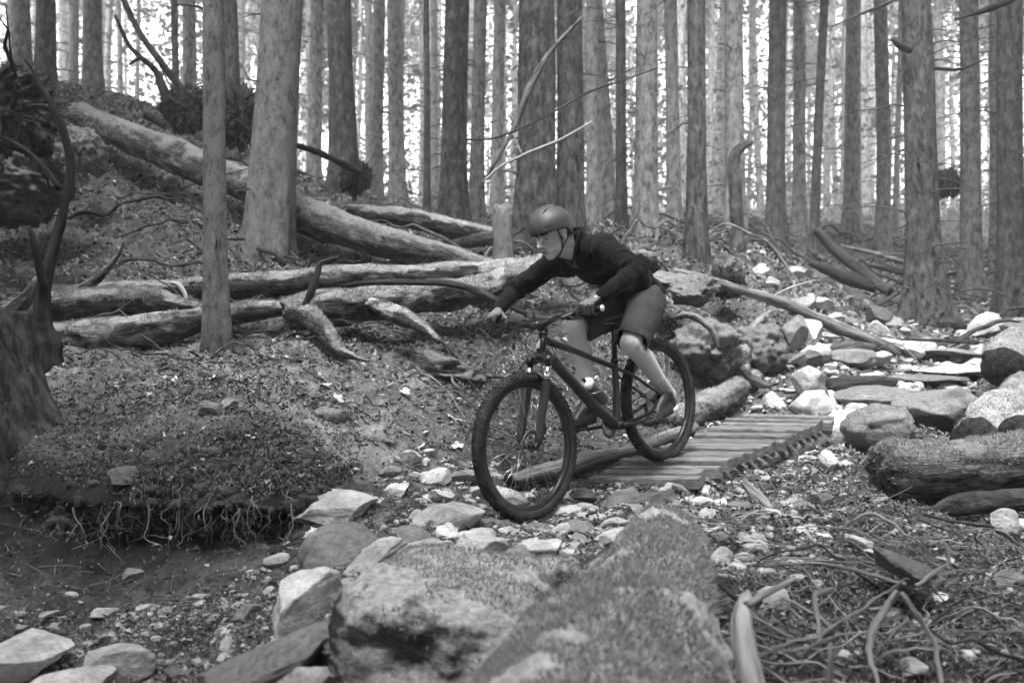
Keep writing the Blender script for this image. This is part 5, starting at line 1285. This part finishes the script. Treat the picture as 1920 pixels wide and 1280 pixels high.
# cranks, pedals, chain
PL, PR = np.array([.293, .165, .302]), np.array([.617, -.165, .328])
for s, pc in ((1, PL), (-1, PR)):
    G = Geo(); b = np.array(BBp) + np.array([0, s * .062, 0]); e = pc.copy(); e[1] = s * .078
    bar(G, [b, b + (e - b) * .5, e], [.017, .013, .014], 14, squash=.8); bar(G, [(b[0], s * .04, b[2]), (b[0], s * .075, b[2])], .016, 14); c_ = G.obj('crank_arm', 'black_metal', bike)
    G = Geo(); bar(G, [e, pc + np.array([0, s * .02, 0])], .007, 10)
    for t in (-1, 1): box(G, pc + np.array([t * .045, -s * .005, 0]), (.012, .095, .016)); box(G, pc + np.array([0, t * .043 - s * .005, 0]), (.09, .012, .016))
    box(G, pc + np.array([0, -s * .005, 0]), (.03, .09, .018))
    for tx in (-1, 0, 1):
        for ty in (-1, 1): bar(G, [pc + np.array([tx * .045, ty * .035, -.013]), pc + np.array([tx * .045, ty * .035, .013])], .002, 6)
    G.obj('pedal', 'black_metal', bike)
G = Geo(); lathe(G, [(.03, -.049), (.064, -.049), (.064, -.045), (.03, -.045)], c=(BBp[0], 0, BBp[2]), segs=48)
for t in range(32):
    a = t * 2 * np.pi / 32; box(G, (BBp[0] + .066 * math.cos(a), -.047, BBp[2] + .066 * math.sin(a)), (.006, .003, .006), None, .2)
for t in range(5):
    a = t * 1.2566; bar(G, [(BBp[0], -.047, BBp[2]), (BBp[0] + .06 * math.cos(a), -.047, BBp[2] + .06 * math.sin(a))], .006, 8)
G.obj('chainring', 'steel', bike)
def chain():
    pts = []
    for a in np.linspace(math.pi / 2, -math.pi / 2, 14): pts.append((BBp[0] + .068 * math.cos(a), -.047, BBp[2] + .068 * math.sin(a)))
    pts += [(.20, -.047, .235), (.02, -.047, .215), (-.01, -.047, .235), (.02, -.047, .262), (.045, -.047, .29)]
    for a in np.linspace(-math.pi / 3, -math.pi - .2, 6)[1:]: pts.append((.0 + .052 * math.cos(a), -.047, .37 + .052 * math.sin(a)))
    pts += [(-.03, -.047, .41), (0, -.047, .424)]; pts.append(pts[0])
    p = catmull([list(q) + [1] for q in pts], 118); G = Geo()
    for i in range(len(p) - 1):
        m = (p[i, :3] + p[i+1, :3]) / 2; d = p[i+1, :3] - p[i, :3]; L = np.linalg.norm(d); d /= L; n = np.array([-d[2], 0, d[0]])
        w = .0026 if i % 2 else .0042
        box(G, m, (L * 1.15, w * 2, .007), np.stack([d, [0, 1, 0], n], 1), .3)
    G.obj('chain', 'dark_steel', bike)
chain()
G = Geo(); box(G, (.02, -.075, .325), (.05, .03, .05)); bar(G, [(.03, -.06, .275), (.01, -.06, .215)], .007, 10)
for c in ((.03, .275), (.008, .218)): lathe(G, [(.006, -.052), (.021, -.052), (.021, -.044), (.006, -.044)], c=(c[0], 0, c[1]), segs=20)
G.obj('rear_derailleur', 'black_metal', bike)
# bottle and cage
dt0, dt1 = np.array([.82, 0, .66]), np.array([.50, 0, .36]); dd = (dt1 - dt0) / np.linalg.norm(dt1 - dt0); nn = np.array([-dd[2], 0, dd[0]]); nn = nn if nn[2] > 0 else -nn
b0 = np.array([.585, 0, .42]) + nn * .075; b1 = b0 - dd * .175
G = Geo(); q = [(0, .030), (.004, .034), (.05, .0365), (.085, .0365), (.092, .034), (.10, .034), (.107, .0365), (.15, .0365), (.158, .034)]
G.add(*tube(np.array([[*(b0 - dd * a), r] for a, r in q]), 28)); bt = G.obj('water_bottle', 'bottle_body', None); bt.matrix_world = BM; set_props(bt, 'dark water bottle with white cap held in the cage on the frame', 'bottle')
G = Geo(); q = [(.158, .037), (.172, .0375), (.184, .031), (.190, .020), (.192, .013)]
G.add(*tube(np.array([[*(b0 - dd * a), r] for a, r in q]), 28)); G.obj('cap', 'white_plastic', bt)
G = Geo(); G.add(*tube(np.array([[*(b0 - dd * .190), .008], [*(b0 - dd * .204), .008], [*(b0 - dd * .206), .011], [*(b0 - dd * .213), .010]]), 16)); G.obj('spout', 'black_rubber', bt)
G = Geo()
for s in (-1, 1): bar(G, [b0 - dd * .0 - nn * .04, b0 - dd * .01 + np.array([0, s * .041, 0]) - nn * .01, b0 - dd * .07 + np.array([0, s * .041, 0]) + nn * .012, b0 - dd * .12 + np.array([0, s * .03, 0]) - nn * .03, b0 - dd * .13 - nn * .045], .0032, 8, n=30)
G.obj('bottle_cage', 'steel', bike)
# ------------------------------------------------------------------ rider
def skin_mat(name, v, nz=.12, rough=.5):
    m, nt, b = new_mat(name)
    f = noise_node(nt, vec_of(nt, 'pos'), 60, 5, .6); nt.links.new(ramp(nt, f, [(.3, v * (1 - nz)), (.7, v * (1 + nz))]), b.inputs['Base Color'])
    b.inputs['Roughness'].default_value = rough; b.inputs['Specular IOR Level'].default_value = .35
    bump(nt, f, .2, .002, b)
def cloth_mat(name, v, scale=260, folds=14, st=.6, spec=.2):
    m, nt, b = new_mat(name)
    p = vec_of(nt, 'pos'); f = noise_node(nt, p, folds, 4, .6, 1.2); w = noise_node(nt, p, scale, 2, .5)
    nt.links.new(ramp(nt, noise_node(nt, p, 8, 5, .6), [(.3, v * .8), (.7, v * 1.25)]), b.inputs['Base Color'])
    b.inputs['Roughness'].default_value = .9; b.inputs['Specular IOR Level'].default_value = spec
    b.inputs['Sheen Weight'].default_value = .03
    bump(nt, mul(nt, f, mul(nt, w, .08), 'ADD'), st, .02, b)
skin_mat('skin', .52); skin_mat('lip', .13); cloth_mat('jacket_knit', .008, 300, 16, .7, .08); cloth_mat('shirt', .06); cloth_mat('shorts_cloth', .035, 200, 10, .7)
cloth_mat('sock_knit', .32, 300, 40, .4); plain('shoe_upper', .014, .5, spec=.5, noise=.5, nscale=40, bumps=.4); plain('shoe_sole', .012, .7); plain('white_rubber', .65, .5)
cloth_mat('glove_dark', .035, 300, 40, .4); cloth_mat('glove_grey', .14, 300, 40, .4); plain('helmet_shell', .055, .5, spec=.4); plain('hair', .05, .8); plain('strap_web', .012, .7)
plain('eye_white', .55, .25); plain('eye_dark', .03, .2); cloth_mat('pack_cloth', .17, 200, 20, .9)

def ell(G, c, rad, M=None, sub=3):
    V, F = ICO[sub]; V = V * np.array(rad, float)
    if M is not None: V = V @ np.array(M).T
    G.add(V + np.array(c), F)
def cap(G, a, b, ra, rb, n=9, segs=20, squash=1.0):
    """tapered capsule with round ends"""
    a, b = np.array(a, float), np.array(b, float); d = b - a; L = np.linalg.norm(d); d /= L
    rows = []
    for t in np.linspace(-math.pi / 2, 0, 6)[1:]: rows.append([*(a + d * ra * math.sin(t)), ra * math.cos(t)])
    for s in np.linspace(0, 1, n)[1:-1]: rows.append([*(a + d * L * s), ra + (rb - ra) * s])
    for t in np.linspace(0, math.pi / 2, 6)[:-1]: rows.append([*(b + d * rb * math.sin(t)), rb * math.cos(t)])
    G.add(*tube(np.array(rows), segs, squash=squash))
def chain_(G, pts, rad, squash=1.0):
    for i in range(len(pts) - 1): cap(G, pts[i], pts[i+1], rad[i], rad[i+1], squash=squash)
def remesh(G, name, mat, parent, voxel, smooth=4, disp=None, cut=None, local=None):
    me = mesh_data('tmp', np.vstack(G.V), G.F, None)
    o = bpy.data.objects.new('tmp', me); C.collection.objects.link(o)
    m = o.modifiers.new('r', 'REMESH'); m.mode = 'VOXEL'; m.voxel_size = voxel; m.use_smooth_shade = True
    if smooth: s = o.modifiers.new('s', 'SMOOTH'); s.iterations = smooth; s.factor = .5
    dg = bpy.context.evaluated_depsgraph_get(); ev = o.evaluated_get(dg); em = bpy.data.meshes.new_from_object(ev)
    V = np.empty(len(em.vertices) * 3); em.vertices.foreach_get('co', V); V = V.reshape(-1, 3)
    N = np.empty(len(em.vertices) * 3); em.vertices.foreach_get('normal', N); N = N.reshape(-1, 3)
    F = [list(p.vertices) for p in em.polygons]
    bpy.data.objects.remove(o); bpy.data.meshes.remove(em); bpy.data.meshes.remove(me)
    if disp is not None: V = V + N * disp(V, N)[:, None]
    if cut is not None:
        k = cut(V); F = [f for f in F if all(k[i] for i in f)]
        used = sorted({i for f in F for i in f}); mp = {i: j for j, i in enumerate(used)}; V = V[used]; F = [[mp[i] for i in f] for f in F]
    return mesh_obj(name, V, F, mat, parent)

rider = empty('person'); rider.matrix_world = BM
set_props(rider, 'mountain biker in dark jacket, shorts and matte helmet crouched low over the bike', 'person')
SH = {1: np.array([.575, .185, 1.295]), -1: np.array([.575, -.19, 1.262])}
EL = {1: np.array([.655, .425, 1.155]), -1: np.array([.70, -.395, 1.145])}
WR = {1: np.array([.885, .365, 1.062]), -1: np.array([.885, -.365, 1.055])}
HP = {1: np.array([.115, .092, .965]), -1: np.array([.115, -.092, .965])}
KN = {1: np.array([.445, .165, .765]), -1: np.array([.515, -.145, .885])}
AN = {1: np.array([.225, .150, .415]), -1: np.array([.520, -.140, .475])}
NK0, NK1 = np.array([.560, 0, 1.335]), np.array([.665, -.008, 1.385])
SPINE = [(.065, 1.0, .118, .155, .11), (.14, 1.085, .118, .150, .105), (.24, 1.165, .125, .158, .11), (.37, 1.232, .13, .172, .118), (.48, 1.275, .115, .170, .105), (.56, 1.298, .085, .140, .08)]
SR = Matrix.Rotation(math.radians(-30), 3, 'Y')
def torso(G, k=0):
    for x, z, rx, ry, rz in SPINE: ell(G, (x, 0, z), (rx + k, ry + k, rz + k), SR)
# head frame: turned to the rider's right and bowed
HC = np.array([.735, -.028, 1.400]); HR = (Matrix.Rotation(math.radians(-6), 3, 'Z') @ Matrix.Rotation(math.radians(10), 3, 'Y') @ Matrix.Rotation(math.radians(2), 3, 'X'))
HRn = np.array(HR)
def hp(p): return HC + HRn @ np.array(p, float)
def head_geo(G):
    e = lambda c, r: ell(G, hp(c), r, HR)
    e((-.018, 0, .045), (.096, .076, .088)); e((.028, 0, -.005), (.056, .062, .085)); e((.032, 0, -.06), (.052, .053, .04))
    e((.052, 0, -.092), (.030, .026, .020)); e((.066, 0, -.096), (.016, .016, .014))
    for s in (-1, 1):
        e((.056, s * .037, -.020), (.024, .020, .020)); e((.02, s * .044, -.058), (.034, .016, .030))
        e((.100, s * .0105, -.030), (.010, .0085, .0085)); e((-.012, s * .078, .0), (.017, .010, .033)); e((-.018, s * .084, .012), (.014, .007, .019))
        cap(G, hp((.086, s * .014, -.036)), hp((.070, s * .034, -.066)), .006, .008)
        cap(G, hp((.080, s * .012, .030)), hp((.064, s * .046, .026)), .011, .009)
    cap(G, hp((.080, 0, .022)), hp((.116, 0, -.026)), .010, .0115); e((.108, 0, -.032), (.012, .010, .008)); e((.072, 0, -.052), (.022, .026, .016))
    cap(G, hp((.086, -.018, -.050)), hp((.086, .018, -.050)), .006, .006); cap(G, hp((.084, -.015, -.063)), hp((.084, .015, -.063)), .0065, .0065)
def neck_geo(G, k=0):
    cap(G, NK0, hp((-.03, 0, -.04)), .062 + k, .054 + k); cap(G, NK0 + np.array([.02, 0, -.03]), hp((.0, 0, -.065)), .05 + k, .042 + k)
def hand_geo(G, s, k=0):
    g0 = GL[s]; ys = [g0[1] - s * .038, g0[1] - s * .013, g0[1] + s * .011, g0[1] + s * .033]
    wr = WR[s]; cx, cz = g0[0] + .0, g0[2]
    for i, y in enumerate(ys):
        L = (1.0, 1.08, 1.0, .86)[i]; rad = (.0098, .0100, .0095, .0085)[i] + k; kk = np.array([cx + .004, y, cz + .034])
        base = wr + (kk - wr) * .35; cap(G, base, kk, .014 + k, .0125 + k)
        if i == 0:   # first finger rests on the brake lever
            pts = [kk, kk + np.array([.038, -s * .004, -.006]), kk + np.array([.058, -s * .006, -.030]), kk + np.array([.052, -s * .004, -.052])]
        else:
            pts = [kk, (cx + .030 * L, y, cz + .020), (cx + .030 * L, y, cz - .016), (cx + .006, y, cz - .030)]
        chain_(G, [np.array(p) for p in pts], [rad * 1.1, rad, rad * .95, rad * .85])
    cap(G, wr, np.array([cx - .02, g0[1], cz + .028]), .026 + k, .024 + k, squash=1.15)
    t0 = np.array([cx - .035, g0[1] - s * .03, cz + .016]); chain_(G, [wr + np.array([.01, -s * .014, -.008]), t0, t0 + np.array([.012, -s * .022, -.014]), t0 + np.array([.034, -s * .030, -.026])], [.017 + k, .013 + k, .0115 + k, .010 + k])
def body():
    G = Geo(); torso(G, -.028); head_geo(G); neck_geo(G)
    for s in (1, -1):
        ell(G, SH[s], (.06, .06, .055)); cap(G, SH[s], EL[s], .050, .040); cap(G, EL[s], WR[s], .041, .027)
        cap(G, WR[s], (WR[s] + GL[s] + np.array([0, 0, .03])) / 2, .024, .022)
        hand_geo(G, s, -.0016)
        ell(G, HP[s], (.08, .075, .08)); cap(G, HP[s], KN[s], .078, .057)
        ell(G, KN[s] + np.array([.008, 0, .004]), (.054, .052, .056))
        d = AN[s] - KN[s]; back = np.array([-.028, 0, .0])
        cap(G, KN[s], KN[s] + d * .32 + back, .052, .057); cap(G, KN[s] + d * .32 + back, AN[s], .056, .036); cap(G, KN[s] + d * .1 + np.array([.004, 0, 0]), AN[s], .040, .033)
        f = FOOT[s]; cap(G, AN[s], f[1], .032, .028); cap(G, f[1] + f[3] * .004, f[2] - f[0] * .045 - f[3] * .018, .024, .015)
    def disp(V, N):
        d = .0010 * fbm(V * 30, 3, 4); L = (V - HC) @ HRn
        for s in (1, -1):
            d = d - .0105 * np.exp(-(((L - np.array([.078, s * .031, .006])) / np.array([.03, .0145, .0105])) ** 2).sum(1))
            d = d - .007 * np.exp(-(((L - np.array([-.010, s * .090, .004])) / np.array([.007, .012, .014])) ** 2).sum(1))
        return d
    return remesh(G, 'body', 'skin', rider, .0036, 2, disp)
FOOT = {}
for s in (1, -1):
    pc = {1: PL, -1: PR}[s]; pitch = {1: -.10, -1: .05}[s]; u = np.array([math.cos(pitch), 0, math.sin(pitch)]); n = np.array([-u[2], 0, u[0]])
    ball = pc + n * .045 + np.array([0, 0, 0]); FOOT[s] = (u, ball - u * .165 + n * .012, ball + u * .045, n, pc)
    AN[s] = FOOT[s][1] + n * .085 + u * .028
body()
def head_details():
    for s in (1, -1):
        G = Geo(); ell(G, hp((.0675, s * .031, .006)), (.0115, .0125, .0105), HR); e_ = G.obj('eye', 'eye_white', rider)
        G = Geo(); ell(G, hp((.0765, s * .031 - .001, .004)), (.0040, .0055, .0055), HR, 2); G.obj('iris', 'eye_dark', e_)
        G = Geo(); cap(G, hp((.0775, s * .019, .0130)), hp((.067, s * .045, .0115)), .0046, .0036); G.obj('eyelid', 'skin', rider)
        G = Geo(); cap(G, hp((.0925, s * .016, .028)), hp((.074, s * .047, .029)), .0045, .003); G.obj('eyebrow', 'hair', rider)
    G = Geo(); cap(G, hp((.0915, -.017, -.0555)), hp((.093, 0, -.0575)), .0012, .0015); cap(G, hp((.093, 0, -.0575)), hp((.0870, .027, -.0495)), .0018, .0014); G.obj('mouth', 'eye_dark', rider)
    G = Geo(); cap(G, hp((.0895, -.014, -.0625)), hp((.0895, .014, -.0625)), .0048, .0048); G.obj('lip', 'lip', rider)
    G = Geo(); V, F = ICO[4]; V = V * np.array([.1005, .080, .090]) + np.array([-.018, 0, .043])
    keep = lambda W: (W[:, 0] < .0) & (W[:, 2] > -.05 + .1 * W[:, 0]) 
    K = keep(V); F2 = [list(f) for f in F if K[list(f)].all()]
    V = V + fbm(V * 90, 2, 1)[:, None] * .0015
    mesh_obj('hair', (V @ HRn.T) + HC, F2, 'hair', rider)
head_details()
# helmet
HLX, HLZ = [-.15, -.085, -.045, -.02, .03, .09, .13], [-.018, -.022, -.002, .034, .034, .036, .038]
def helmet():
    V, F = ICO[5]; V = V.copy()
    W = V * np.array([.134, .106, .118]); W[:, 0] -= .012; W[:, 2] += .052
    lim = np.interp(W[:, 0], HLX, HLZ)
    low = W[:, 2] < lim
    F2 = np.array([f for f in F if not low[f].all()])
    m = low; W[m, 2] = np.maximum(W[m, 2], lim[m])
    # shallow crease along the crown and side facets
    W *= 1 + .012 * np.cos(np.arctan2(W[:, 1], W[:, 2] - .03) * 6)[:, None] * (W[:, 2] > .07)[:, None]
    V2 = (W @ HRn.T) + HC; o = mesh_obj('helmet', V2, F2, 'helmet_shell', rider)
    sm = o.modifiers.new('thick', 'SOLIDIFY'); sm.thickness = .014; sm.offset = -1
    def on(px_, side, up):   # point on the shell from direction
        d = np.array([px_, side, up], float); d /= np.linalg.norm(d); return np.array([-.012, 0, .052]) + d * np.array([.134, .106, .118])
    for s in (1, -1):
        for a, b, r in (((.62, s * .45, .75), (.30, s * .55, .95), .0042), ((.86, s * .55, .08), (.62, s * .85, .10), .0050), ((-.1, s * .5, 1.0), (-.5, s * .5, .9), .0042), ((-.55, s * .75, .35), (-.8, s * .5, .3), .0045)):
            G = Geo(); p, q = on(*a), on(*b); m_ = on(*((np.array(a) + np.array(b)) / 2)); pts = catmull([[*hp(p), r * .4], [*hp(m_), r], [*hp(q), r * .4]], 12); G.add(*tube(pts, 10)); G.obj('vent', 'strap_web', o)
    G = Geo(); n = 90; rim = []
    for i in range(n + 1):
        a = i / n * 2 * np.pi; x = -.012 + .130 * math.cos(a); y = .103 * math.sin(a); z = np.interp(x, HLX, HLZ); rim.append([*hp((x * .985, y * .985, z)), .0042])
    G.add(*tube(np.array(rim), 8, cap=False)); G.obj('rim_trim', 'strap_web', o)
    # small lettering on the lower left front of the shell
    cu = bpy.data.curves.new('lettering', 'FONT'); cu.body = 'GIRO'; cu.size = .017; cu.extrude = .0006; cu.align_x = 'CENTER'; cu.materials.append(MATS['sock_knit'])
    tt_ = bpy.data.objects.new('tmp', cu); C.collection.objects.link(tt_); bpy.context.view_layer.update()
    tm = bpy.data.meshes.new_from_object(tt_.evaluated_get(bpy.context.evaluated_depsgraph_get())); bpy.data.objects.remove(tt_)
    tm.name = 'lettering'; t = link('lettering', tm, o)
    pc = on(.80, .66, -.02); nrm = Vector((.80 / .134, .66 / .106, 0)).normalized(); up = Vector((0, 0, 1)); rt = up.cross(nrm).normalized(); up = nrm.cross(rt)
    Mx = Matrix((rt, up, nrm)).transposed(); t.matrix_local = Matrix.Translation(Vector(hp(pc + np.array(nrm) * .001))) @ (HR @ Mx).to_4x4()
helmet()
for s in (1, -1):
    G = Geo(); jn = hp((.012, s * .066, -.060))
    for top in ((.030, s * .083, .030), (-.045, s * .078, -.005)):
        mid = hp(((top[0] + .012) / 2, s * .082, (top[2] - .06) / 2)); G.add(*tube(catmull([[*hp(top), .0052], [*mid, .0048], [*jn, .0048]], 14), 8, squash=.4))
    ell(G, jn, (.010, .006, .011)); G.add(*tube(catmull([[*jn, .0052], [*hp((.028, s * .048, -.094)), .0050], [*hp((.036, 0, -.118)), .005]], 14), 8, squash=.5))
    G.obj('chin_strap', 'strap_web', rider)
# jacket, open at the throat over a paler shirt
def jacket():
    G = Geo(); torso(G, .010)
    ell(G, (.075, 0, 1.025), (.135, .172, .115), SR); ell(G, (.19, 0, 1.12), (.13, .165, .11), SR); cap(G, NK0 + np.array([-.02, 0, -.01]), NK0 + np.array([.058, -.004, .045]), .086, .074)
    for s in (1, -1):
        ell(G, SH[s] + np.array([-.01, 0, 0]), (.078, .072, .070)); cap(G, SH[s] + np.array([-.06, -s * .05, .0]), SH[s], .09, .074)
        cap(G, SH[s], EL[s], .070, .056); ell(G, EL[s], (.058, .056, .056)); cap(G, EL[s], WR[s], .056, .037)
        cap(G, WR[s] + (EL[s] - WR[s]) * .10, WR[s] + (GL[s] + np.array([0, 0, .03]) - WR[s]) * .12, .038, .034)
    def disp(V, N):
        d = .006 * fbm(V * np.array([11, 11, 11]) + 3, 3, 8)
        for s in (1, -1):
            for a, b, f in ((SH[s], EL[s], 26), (EL[s], WR[s], 24)):
                ab = b - a; L = np.linalg.norm(ab); u = ab / L; t = (V - a) @ u; rr = np.linalg.norm(V - a - t[:, None] * u, axis=1)
                k = np.exp(-((rr - .055) / .03) ** 2) * (t > -.02) * (t < L + .02)
                e = np.exp(-((t - (L if a is SH[s] else 0)) / .10) ** 2)
                d = d + k * (.0018 + .0035 * e) * np.sin(t * 2 * np.pi * f * .5 + 5 * fbm(V * 12, 2, 9))
        x = V[:, 0]; m = np.exp(-((x - .22) / .16) ** 2) * (np.abs(V[:, 1]) < .2); d = d + m * .006 * np.sin(x * 62 + 9 * fbm(V * 5, 2, 3) + V[:, 1] * 10)
        return d
    def keep(V):     # throat opening: a V cut out over the chest
        c = NK0 + np.array([.10, -.004, -.02]); dx = V - c
        v = (V[:, 0] > .585) & (np.abs(V[:, 1] + .012) < .006 + .40 * np.clip(V[:, 2] - 1.175, 0, .15)) & (V[:, 2] > 1.175)
        nk = np.linalg.norm((V - (NK0 + np.array([.125, -.012, .040]))), axis=1) < .055
        return ~(v | nk)
    o = remesh(G, 'jacket', 'jacket_knit', rider, .006, 3, disp, keep)
    so = o.modifiers.new('thick', 'SOLIDIFY'); so.thickness = .004; so.offset = -1
    G = Geo(); torso(G, .0); cap(G, NK0 + np.array([-.02, 0, -.01]), NK0 + np.array([.045, -.004, .012]), .076, .060)
    remesh(G, 'shirt', 'shirt', rider, .009, 3, lambda V, N: .003 * fbm(V * 14, 2, 2), lambda V: V[:, 0] > .3)
    # collar
    G = Geo()
    for s in (1, -1):
        q = [[.700, -.012 + s * .002, 1.195, .006], [.680, s * .042, 1.262, .008], [.668, s * .066, 1.335, .010], [.628, s * .072, 1.395, .011], [.572, s * .050, 1.425, .011], [.545, 0, 1.432, .011]]
        G.add(*tube(catmull(q, 30), 10, squash=.8))
    G.obj('collar', 'jacket_knit', o)
jacket()
def shorts():
    G = Geo(); ell(G, (.075, 0, .985), (.135, .165, .122), SR); ell(G, (.10, 0, .985), (.13, .16, .10), SR)
    for s in (1, -1):
        d = KN[s] - HP[s]; e = HP[s] + d * .93 + np.array([-.006, 0, -.004])
        ell(G, HP[s], (.118, .100, .112)); cap(G, HP[s], e, .108, .088, squash=1.08)
    def disp(V, N):
        d = .007 * fbm(V * 9, 3, 12) + .006 * np.sin(V[:, 0] * 42 + V[:, 2] * 30 + 7 * fbm(V * 6, 2, 4)) * np.exp(-((V[:, 0] - .12) / .12) ** 2)
        return d
    def keep(V):
        ok = np.ones(len(V), bool)
        for s in (1, -1):
            d = KN[s] - HP[s]; L = np.linalg.norm(d); u = d / L; t = (V - HP[s]) @ u; rr = np.linalg.norm(V - HP[s] - t[:, None] * u, axis=1)
            side = (V[:, 1] * s > -.02)
            ok &= ~(side & (t > L * .96 + .01 * np.sin(V[:, 1] * 40)) & (rr < .2))
        return ok
    o = remesh(G, 'shorts', 'shorts_cloth', rider, .0065, 3, disp, keep)
    so = o.modifiers.new('thick', 'SOLIDIFY'); so.thickness = .004; so.offset = -1
shorts()
for s in (1, -1):
    u, heel, toe, n, pc = FOOT[s]
    # sock with ribs
    d = KN[s] - AN[s]; d = d / np.linalg.norm(d); rows = []
    for t in np.linspace(-.045, .105, 46): rows.append([*(AN[s] + d * t + np.array([-.004, 0, 0])), .0425 + .004 * np.clip(t / .1, 0, 1) + .0016 * math.sin(t * 420) + .001 * math.sin(t * 150 + 1)])
    G = Geo(); G.add(*tube(np.array(rows), 28, cap=False, squash=.93)); G.obj('sock', 'sock_knit', rider)
    # shoe
    G = Geo(); hb = pc - u * .150 + n * .030; tt = pc + u * .095 + n * .030
    cap(G, hb + n * .022, pc + n * .034 - u * .03, .040, .041, squash=.9); cap(G, pc + n * .034 - u * .04, pc + u * .055 + n * .026, .041, .036); ell(G, pc + u * .072 + n * .024, (.042, .046, .028))
    cap(G, hb + n * .03, AN[s] - n * .012, .040, .042); cap(G, AN[s] + u * .01 - n * .02, pc + n * .048 - u * .01, .040, .030)
    sh = remesh(G, 'shoe', 'shoe_upper', rider, .005, 3, lambda V, N: .002 * fbm(V * 25, 3, 3), lambda V: ((V - AN[s]) @ d < .028))
    G = Geo(); rows_ = []; V = []; F = []; m = 40; prof = []
    for i in range(m):
        a = i / m * 2 * np.pi; cx = math.cos(a); sy = math.sin(a); xx = -.030 + .150 * cx; w = .046 if cx > .2 else (.036 if cx > -.4 else .038); prof.append((xx, w * np.sign(sy) * abs(sy) ** .7))
    for h in (.009, .016, .028, .036):
        k = 1.03 if .012 < h < .03 else 1.0
        for x_, y_ in prof: V.append(pc + u * x_ * k + np.array([0, y_ * k, 0]) + n * (h + .006 * (x_ < -.09) * (h > .02)))
    for j in range(3):
        for i in range(m): F.append([j*m+i, j*m+(i+1) % m, (j+1)*m+(i+1) % m, (j+1)*m+i])
    F.append(list(range(m))[::-1]); F.append([3*m+i for i in range(m)])
    mesh_obj('sole', V, F, 'shoe_sole', sh)
    G = Geo(); hh = pc - u * .178 + n * .026
    G.add(*tube(catmull([[*(hh + u * .05 + np.array([0, s * .037, 0]) - n * .004), .007], [*(hh + u * .012 + np.array([0, s * .030, 0])), .013], [*(hh + n * .006), .015], [*(hh + u * .012 - np.array([0, s * .030, 0])), .008]], 20), 8, squash=1.5)); G.obj('heel_guard', 'white_rubber', sh)
    for k in range(5):
        c = pc + n * (.072 - .007 * k + .012 * (k < 2)) - u * (.035 - .022 * k); G = Geo()
        G.add(*tube(catmull([[*(c + np.array([0, -.030, -.014])), .003], [*(c + n * .004), .0032], [*(c + np.array([0, .030, -.014])), .003]], 10), 6)); G.obj('lace', 'glove_grey', sh)
    # glove
    G = Geo(); hand_geo(G, s, .0016); cap(G, WR[s], WR[s] + (EL[s] - WR[s]) * .12, .0345, .035)
    gl = remesh(G, 'glove', 'glove_dark', rider, .0026, 2, lambda V, N: .0005 * fbm(V * 60, 2, 3))
    me = gl.data; me.materials.append(MATS['glove_grey']); nf = len(me.polygons)
    ce = np.empty(nf * 3); me.polygons.foreach_get('center', ce); ce = ce.reshape(-1, 3); no = np.empty(nf * 3); me.polygons.foreach_get('normal', no); no = no.reshape(-1, 3)
    top = (no[:, 2] > .45) & (ce[:, 0] < GL[s][0] + .028)
    me.polygons.foreach_set('material_index', top.astype(np.int32))
# watch and pack


def pack():
    c = np.array([.045, .03, 1.215]); G = Geo(); M_ = Matrix.Rotation(math.radians(-32), 3, 'Y')
    ell(G, c, (.085, .125, .045), M_, 4); ell(G, c + np.array([-.06, .01, -.035]), (.06, .10, .045), M_, 4); ell(G, c + np.array([.055, -.02, .03]), (.045, .06, .02), M_, 4)
    o = remesh(G, 'hip_pack', 'pack_cloth', None, .006, 2, lambda V, N: .016 * fbm(V * 16, 3, 6) + .006 * np.sin(V[:, 0] * 90 + 14 * fbm(V * 9, 2, 2)))
    o.matrix_world = BM; set_props(o, 'crumpled pale grey hip pack strapped on the rider lower back', 'bag')
    G = Geo(); q = [[.10, .05, 1.262, .006], [.06, .075, 1.285, .010], [.0, .07, 1.275, .010], [-.03, .05, 1.24, .006]]
    G.add(*tube(catmull(q, 24), 10, squash=1.8)); G.obj('flap', 'glove_grey', o)
pack()
